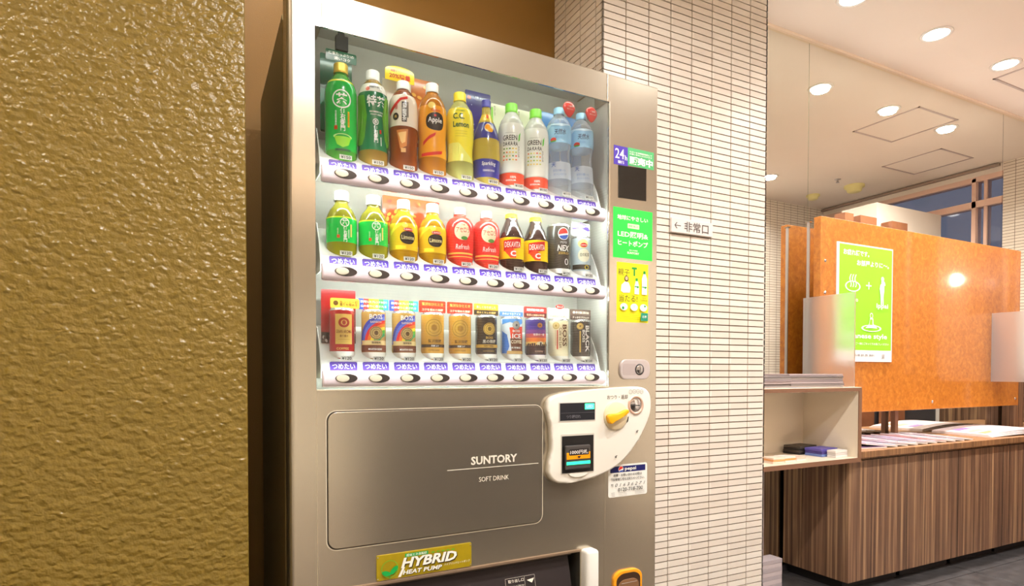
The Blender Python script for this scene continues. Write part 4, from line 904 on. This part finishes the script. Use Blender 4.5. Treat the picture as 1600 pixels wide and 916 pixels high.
for k in (6, 7):
    def d(F):
        F.poly([(-.010, .117), (.036, .123), (.036, .100), (-.010, .090)], red); F.text('DEKAVITA', .014, .107, w, w=.042, h=.014, bold=.01); F.poly([(-.008, .092), (.010, .098), (.022, .090), (.022, .073), (.008, .073)], L(226, 70, 40)); F.text('C', .015, .084, w, h=.014, w=.014, bold=.04)
    t = drink('vitamin_drink_bottle', 1, k, [(.033, .0), (.033, .125), (.0315, .134), (.024, .155), (.0185, .168), (.0155, .176), (.0155, .182)], mat('brown_glass', (52, 30, 26), .08, coat=1.), [('label', .071, .1255, L(248, 204, 30))], (.0165, .179, .190, YCAP), d)
    tag(t, ('left' if k == 6 else 'right')+' bottle of the pair of brown glass vitamin drinks with yellow labels', 'bottle', G280)
SILV = mat('can_silver', (206, 206, 204), .25, .8)
def can(name, row, i, r, top, body, zones, decal, rim=SILV):
    P = [(r, 0), (r, top-.010), (r*.985, top-.006), (r*.93, top-.0015), (r*.90, top), (r*.88, top-.002), (.0006, top-.0025)]
    p = MW(UP[i], PV, ZB[row]); t = empty(name, p, MA)
    link('body', lathe_me('body', P[:3], 40, CUT), body, t, True); link('lid', lathe_me('lid', P[2:], 40), rim, t, True)
    for n, z0, z1, m in zones: link(n, lathe_me(n, [(r+.0004, z0), (r+.0004, z1)], 40, CUT), m, t, True)
    F = Flat(eps=.00012, step=.004); decal(F)
    tn = turn(row, i); F.build('label_print', t, lambda x, y, h: ((r+.0007+h)*math.sin(x/r+tn), -(r+.0007+h)*math.cos(x/r+tn), y))
    return t
def d(F):
    F.disc(.006, .150, .0155, .0165, w, n=32); F.poly([(.006+.0138*math.cos(RAD(a)), .150+.0148*math.sin(RAD(a))) for a in range(10, 200, 10)], L(214, 50, 44)); F.poly([(.006+.0138*math.cos(RAD(a)), .150+.0148*math.sin(RAD(a))) for a in range(205, 365, 10)], L(50, 90, 180)); F.text('PEPSI', .006, .127, L(200, 200, 200), w=.018, h=.006); F.text('NEX', .006, .112, w, w=.034, h=.016, bold=.03, shear=.2); F.text('ZERO', .006, .0985, gold, w=.030, h=.006, bold=.02); F.text('0', .014, .076, w, h=.018, bold=.0)
t = can('cola_can', 1, 8, .0325, .178, L(70, 64, 58), [('base_band', .045, .058, L(226, 222, 214))], d); tag(t, 'dark cola can with red white and blue ball on the middle row', 'can', 'cans on the middle row')
def d(F):
    F.disc(.0, .132, .014, .012, L(246, 236, 150)); F.disc(.002, .128, .010, .006, red); F.text('Lipton', .002, .128, w, w=.016, h=.005); F.disc(.003, .100, .017, .018, L(244, 240, 214)); F.text('白の紅茶', .005, .102, L(90, 90, 70), w=.026, h=.010); F.rect(-.030, .062, .030, .075, L(60, 56, 50)); F.disc(.010, .068, .006, .006, L(200, 180, 40)); F.disc(.010, .068, .004, .004, blk)
t = can('milk_tea_can', 1, 9, .0275, .154, L(196, 214, 222), [('base_band', .045, .058, L(240, 240, 236))], d); tag(t, 'pale blue milk tea can at the right end of the middle row', 'can', 'cans on the middle row')
# ---- lower row
def medal(F, x, z, r, m, m2):
    F.disc(x, z, r, r, m, n=36); F.disc(x, z, r*.92, r*.92, m2, r0=.90, n=36); F.disc(x, z, r*.62, r*.62, m2, r0=.9, n=30); F.disc(x, z, r*.3, r*.34, m2, n=16)
CR, CT = .0278, .1575
def d(F):
    F.rect(-.016, .076, .022, .143, L(226, 186, 96)); F.disc(.003, .124, .012, .011, L(170, 50, 26), r0=.55); F.disc(.003, .124, .004, .005, L(170, 50, 26)); F.text('GRAN AROMA', .003, .104, L(120, 50, 20), w=.034, h=.0075, bold=.01); F.text('香り豊か', .003, .094, L(120, 50, 20), w=.018, h=.005)
    F.rect(-.010, .086, .016, .0866, L(190, 140, 60)); F.text('COFFEE', .0, .066, gold, w=.026, h=.005)
t = can('coffee_can', 2, 0, CR, CT, L(170, 24, 26), [('base_band', .045, .060, L(238, 236, 230))], d); tag(t, 'red coffee can with gold label, first on the lower row', 'can', GCAN)
for k in (1, 2):
    def d(F):
        cs_ = [(60, 70, 170), (90, 110, 210), (226, 50, 50), (240, 120, 40), (246, 220, 60), (90, 180, 60), (60, 150, 90)]
        for q, c_ in enumerate(cs_):
            ro, ri = .066-.007*q, .059-.007*q
            pts = [(.030-ro*math.cos(RAD(a)), .078+ro*1.05*math.sin(RAD(a))) for a in range(0, 91, 9)]+[(.030-ri*math.cos(RAD(a)), .078+ri*1.05*math.sin(RAD(a))) for a in range(90, -1, -9)]
            F.poly([(max(-.042, x), z) for x, z in pts], L(*c_), 1)
        F.text('BOSS', .006, .140, w, w=.030, h=.0115, bold=.02); F.text('RAINBOW', .006, .128, L(246, 220, 200), w=.026, h=.005); medal(F, .006, .103, .0150, L(206, 176, 110), L(110, 80, 40)); F.rect(-.030, .076, .034, .086, L(226, 200, 140)); F.text('珈琲飲料', .006, .081, blk, w=.020, h=.005); F.rect(-.030, .060, .034, .075, L(110, 60, 40)); F.text('MOUNTAIN BLEND', .004, .066, w, w=.030, h=.004)
    t = can('coffee_can', 2, k, CR, CT, L(190, 150, 80), [('base_band', .045, .059, L(240, 236, 226))], d); tag(t, ('left' if k == 1 else 'right')+' can of the pair with a rainbow design on the lower row', 'can', GCAN)
for k in (3, 4):
    def d(F):
        medal(F, .004, .120, .0225, L(206, 162, 70), L(170, 124, 44)); F.text('贅沢微糖', .006, .088, L(90, 60, 20), w=.032, h=.008, bold=.01); F.rect(-.032, .073, .036, .080, L(70, 50, 36)); F.text('芳醇コク', .006, .0765, w, w=.018, h=.0045); F.text('COFFEE BLEND', .004, .066, L(120, 80, 30), w=.026, h=.004)
    t = can('coffee_can', 2, k, CR, CT, L(206, 152, 60), [('base_band', .045, .059, L(240, 234, 220))], d); tag(t, ('left' if k == 3 else 'right')+' can of the pair of golden coffee cans on the lower row', 'can', GCAN)
def d(F):
    medal(F, .006, .122, .0155, L(206, 170, 80), L(120, 90, 30)); F.text('BOSS', .006, .100, gold, w=.018, h=.006); F.text('黒の微糖', .006, .0905, L(220, 214, 200), w=.034, h=.009, bold=.01); F.rect(-.032, .075, .036, .083, L(200, 156, 60)); F.text('深煎り焙煎', .004, .079, blk, w=.024, h=.004); F.rect(-.01, .066, .018, .0668, gold)
t = can('coffee_can', 2, 5, CR, CT, L(54, 42, 34), [('base_band', .045, .059, L(240, 236, 226))], d); tag(t, 'black coffee can with gold medallion and gold stripe on the lower row', 'can', GCAN)
def d(F):
    F.poly([(-.034, .150), (.034, .150), (.034, .140), (.01, .134), (-.01, .142), (-.034, .136)], L(90, 150, 220)); F.poly([(-.012, .128), (.034, .132), (.034, .100), (-.008, .100)], L(226, 70, 40)); F.poly([(-.010, .100), (.034, .100), (.034, .060), (-.006, .060)], L(110, 62, 40)); F.poly([(-.034, .120), (-.018, .110), (-.012, .08), (-.018, .062), (-.034, .062)], L(70, 120, 200))
    medal(F, .006, .134, .0105, L(206, 200, 190), L(100, 100, 110)); F.text('BOSS', .006, .119, w, w=.020, h=.006, bold=.02); F.text('ICE', .007, .106, w, w=.024, h=.0125, bold=.03); F.text('COFFEE', .007, .0915, L(240, 220, 190), w=.030, h=.009, bold=.02); F.text('水冷抽出', .005, .0765, w, w=.026, h=.005); F.rect(-.018, .060, .030, .068, L(190, 150, 90))
t = can('coffee_can', 2, 6, CR, CT, L(226, 232, 240), [('base_band', .045, .059, L(240, 238, 230))], d); tag(t, 'white blue and red iced coffee can on the lower row', 'can', GCAN)
def d(F):
    for q, c_ in enumerate([(60, 44, 120), (80, 56, 140), (130, 70, 140), (206, 90, 90), (240, 130, 60), (250, 200, 110)]): F.rect(-.034, .146-.0105*(q+1), .034, .146-.0105*q, L(*c_))
    F.disc(.008, .088, .010, .006, L(255, 240, 200)); F.rect(-.034, .060, .034, .083, L(60, 34, 34)); random.seed(3)
    for q in range(12): x_ = -.03+.0052*q; F.rect(x_, .082, x_+.0042, .084+random.uniform(.001, .009), L(60, 34, 34))
    medal(F, .006, .136, .0065, L(200, 130, 60), L(120, 60, 40)); F.text('夜景の一服', .004, .112, w, w=.028, h=.006); F.text('COFFEE', .004, .068, L(200, 160, 140), w=.02, h=.004)
t = can('coffee_can', 2, 7, CR, CT, L(70, 50, 120), [('base_band', .045, .059, L(236, 230, 226))], d); tag(t, 'purple and orange sunset skyline coffee can on the lower row', 'can', GCAN)
def d(F):
    F.text('BOSS', .0165, .112, L(110, 66, 40), w=.058, h=.014, bold=.02, rot=RAD(-90)); F.text('Cafe au Lait', .0045, .105, L(130, 90, 60), w=.054, h=.008, bold=0, rot=RAD(-90)); medal(F, -.008, .138, .0095, L(226, 200, 140), L(180, 140, 70)); F.rect(-.0055, .075, -.0030, .126, red); F.rect(-.0095, .085, -.0085, .126, L(190, 150, 110))
t = can('coffee_can', 2, 8, CR, CT, L(240, 226, 190), [('base_band', .045, .057, L(244, 238, 224))], d); tag(t, 'cream cafe au lait can with sideways lettering on the lower row', 'can', GCAN)
def d(F):
    F.text('BLACK', .0175, .105, L(240, 238, 232), w=.072, h=.0135, bold=.03, rot=RAD(-90)); F.text('BOSS', .0055, .112, L(230, 226, 216), w=.034, h=.007, bold=.02, rot=RAD(-90)); medal(F, -.004, .139, .0090, L(206, 170, 90), L(120, 90, 40)); F.rect(-.0055, .068, -.0022, .126, L(196, 160, 80))
t = can('coffee_can', 2, 9, CR, CT, L(48, 40, 36), [('base_band', .045, .057, L(240, 236, 226))], d); tag(t, 'black coffee can with sideways white lettering at the lower row end', 'can', GCAN)

# ------------------------------------------------------------------ promotional cards in the case
def card(row, u0, u1, z0, z1, v, m, label, draw=None, arch_=False, lean=0.):
    zb = ZB[row]; cu_ = (u0+u1)/2; t = empty('promo_card', MW(cu_, v, zb), MA)
    w_ = (u1-u0)/2
    if arch_: pts = [(-w_, z0), (w_, z0)]+[(w_*math.cos(RAD(a)), z1-(z1-z0)*.35+(z1-z0)*.35*math.sin(RAD(a))) for a in range(0, 181, 15)]
    else: pts = rr(-w_, z0, w_, z1, min(.003, w_*.3), 3)
    prism('board', pts, 0, .0012, m, t)
    if draw:
        F = Flat(); draw(F, w_); F.build('print', t, onfront(v=-.0002))
    tag(t, label, 'card', 'promotional cards in the display case'); return t
VB = .100
def dr(F, w_): F.rect(-w_, .130, w_, .225, L(40, 130, 96)); F.disc(0, .235, .03, .008, L(30, 96, 70))
card(0, UP[0]-.036, UP[0]+.036, .125, .305, VB, L(12, 84, 58), 'tall dark green card behind the first tea bottle', dr)
def dr(F, w_): F.text('抹茶たっぷり!の', .0, .282, w, w=.056, h=.007, bold=.01); F.text('濃いコク', .002, .272, w, w=.036, h=.007, bold=.01)
card(0, UP[0]-.034, UP[0]+.034, .266, .289, .045, L(12, 84, 58), 'small dark green header card with white lettering over the first bottle', dr)
def dr(F, w_): F.text('増量キャンペーン', 0, .291, L(200, 60, 20), w=.046, h=.006); F.text('20%増量', 0, .279, L(206, 50, 20), w=.052, h=.013, bold=.02)
card(0, UP[2]-.036, UP[2]+.036, .267, .303, .075, L(246, 214, 20), 'yellow arched card announcing more volume over the oolong bottle', dr, True)
card(0, UP[2]-.036, UP[2]+.036, .13, .280, VB, L(236, 230, 216), 'pale card standing behind the oolong bottle')
def dr(F, w_):
    random.seed(9)
    for q in range(14): F.disc(random.uniform(-w_+.006, w_-.006), random.uniform(.14, .29), .006, .004, L(*random.choice([(246, 190, 80), (214, 90, 30), (250, 210, 120)])), rot=random.uniform(0, 3), n=12)
card(0, UP[3]-.036, UP[3]+.036, .13, .297, VB, L(206, 112, 30), 'orange leafy card behind the apple tea bottle', dr)
def dr(F, w_):
    random.seed(4); F.rect(-w_+.006, .278, -w_+.016, .286, red)
    for q in range(26): F.disc(random.uniform(-w_+.003, w_-.003), random.uniform(.11, .275), .0012, .0012, L(200, 210, 250), n=8)
    F.text('炭酸 はじける', .006, .282, L(220, 224, 250), w=.036, h=.005)
card(0, UP[5]-.036, UP[5]+.036, .10, .300, VB, L(36, 36, 120), 'deep blue starry card behind the slim orange soda bottle', dr)
for k in (6, 7):
    def dr(F, w_): F.rect(-w_, .11, -w_+.006, .27, L(150, 226, 90)); F.rect(w_-.006, .11, w_, .27, L(150, 226, 90)); F.vtext('やさしさ', -.024, .262, L(120, 120, 80), .026, .005)
    card(0, UP[k]-.0345, UP[k]+.0345, .11, .280, VB, L(236, 238, 206), 'pale card with green edges behind the '+('left' if k == 6 else 'right')+' white sports drink', dr)
for k in (8, 9):
    card(0, UP[k]-.0345, UP[k]+.0345, .10, .290, VB, L(60, 140, 214), 'blue card behind the '+('left' if k == 8 else 'right')+' clear water bottle')
def dr(F, w_):
    random.seed(12)
    for q in range(46): F.disc(random.uniform(-w_+.005, w_-.005), random.uniform(.10, .205), .006, .0035, L(*random.choice([(240, 170, 40), (190, 50, 30), (236, 110, 40), (250, 206, 90)])), rot=random.uniform(0, 3), n=10)
card(1, UP[2]-.036, UP[3]+.036, .0935, .210, VB, L(214, 90, 40), 'wide autumn leaf card behind both golden lemon tea bottles', dr)
def dr(F, w_): F.poly([(-w_, .176), (-w_*.7, .190), (0, .1955), (w_*.7, .190), (w_, .176), (w_*.8, .173), (0, .180), (-w_*.8, .173)], L(86, 66, 150)); F.text('やさしい香り', 0, .186, w, w=.044, h=.006); F.text('白いミルクティー', 0, .166, L(90, 120, 190), w=.046, h=.005)
card(1, UP[9]-.030, UP[9]+.030, .157, .194, .050, L(232, 232, 240), 'white and violet sign over the pale blue milk tea can', dr)
def dr(F, w_):
    F.rect(-w_, .080, w_, .105, L(70, 46, 40)); random.seed(21)
    for q in range(60): F.disc(random.uniform(-w_+.003, w_-.003), random.uniform(.083, .106), .0042, .0026, L(*random.choice([(200, 190, 186), (60, 36, 30), (40, 24, 20), (110, 80, 70)])), rot=random.uniform(0, 3), n=10)
card(2, .080, .158, .0795, .203, .0788, L(150, 18, 22), 'dark red card with coffee beans behind the red can', dr)
def dr(F, w_): F.disc(-w_+.012, .169, .0055, .0055, L(90, 60, 20)); F.text('缶コーヒー初\n香りを極める', .008, .169, L(90, 60, 20), w=.040, h=.013)
card(2, .094, .159, .158, .180, .045, L(226, 180, 60), 'gold ribbon sign above the red can', dr)
RB = [(60, 80, 180), (214, 60, 60), (240, 150, 40), (230, 210, 60), (70, 160, 80), (60, 150, 190)]
for k in (1, 2):
    def dr(F, w_):
        for q, c_ in enumerate(RB): F.rect(-w_+2*w_*q/6, .158, -w_+2*w_*(q+1)/6, .183, L(*c_))
        F.text('選び抜いたブレンドの香り', 0, .176, w, w=.062, h=.006); F.text('山の香りに癒される', 0, .166, w, w=.060, h=.006)
    card(2, UP[k]-.035, UP[k]+.035, .158, .183, PV, L(200, 90, 60), 'rainbow coloured strip card above the '+('left' if k == 1 else 'right')+' rainbow can', dr)
def strip(k, cols, l1, l2, label):
    def dr(F, w_): F.rect(-w_, .171, w_, .186, L(*cols[0])); F.rect(-w_, .159, w_, .171, L(*cols[1])); F.text(l1, 0, .1785, L(*cols[2]), w=.054, h=.007); F.text(l2, 0, .165, L(*cols[3]), w=.054, h=.006)
    card(2, UP[k]-.034, UP[k]+.034, .158, .187, PV, L(*cols[0]), label, dr)
strip(3, ((150, 50, 30), (170, 40, 24), (236, 180, 90), (244, 226, 200)), '贅沢なひととき', 'コクを極めた微糖', 'red strip card above the left golden can')
strip(4, ((150, 50, 30), (170, 40, 24), (236, 180, 90), (244, 226, 200)), '贅沢なひととき', 'コクを極めた微糖', 'red strip card above the right golden can')
strip(5, ((206, 140, 40), (46, 36, 28), (250, 230, 190), (226, 190, 110)), '新しくなりました', '深みとキレの微糖', 'orange and black strip card above the black medallion can')
strip(6, ((226, 230, 240), (80, 120, 206), (80, 110, 180), (240, 244, 250)), 'すっきり爽快', '氷のようなアイス', 'white and blue strip card above the iced coffee can')
strip(7, ((206, 50, 46), (90, 40, 40), (250, 236, 230), (240, 190, 150)), '期間限定', '夜景と珈琲の時間', 'red strip card above the sunset can')
strip(8, ((240, 236, 210), (236, 226, 196), (190, 60, 40), (110, 90, 60)), 'やさしい甘さとミルク', '毎日のカフェオレ', 'cream strip card above the cafe au lait can')
strip(9, ((90, 70, 62), (70, 54, 48), (226, 214, 200), (226, 214, 200)), '香料無添加', 'すっきりブラック', 'brown strip card above the sideways lettered black can')
e_ = prism('oval_badge', ell(0, 0, .013, .006, 24), 0, .001, red); e_.location = MW(UP[8]+.004, PV-.0015, ZB[2]+.191); e_.rotation_euler = (0, 0, MA); tag(e_, 'small red oval badge above the cream strip card', 'badge')
F = Flat(); F.text('おいしさ', 0, 0, w, w=.018, h=.005); F.build('print', e_, onfront(v=-.0002))
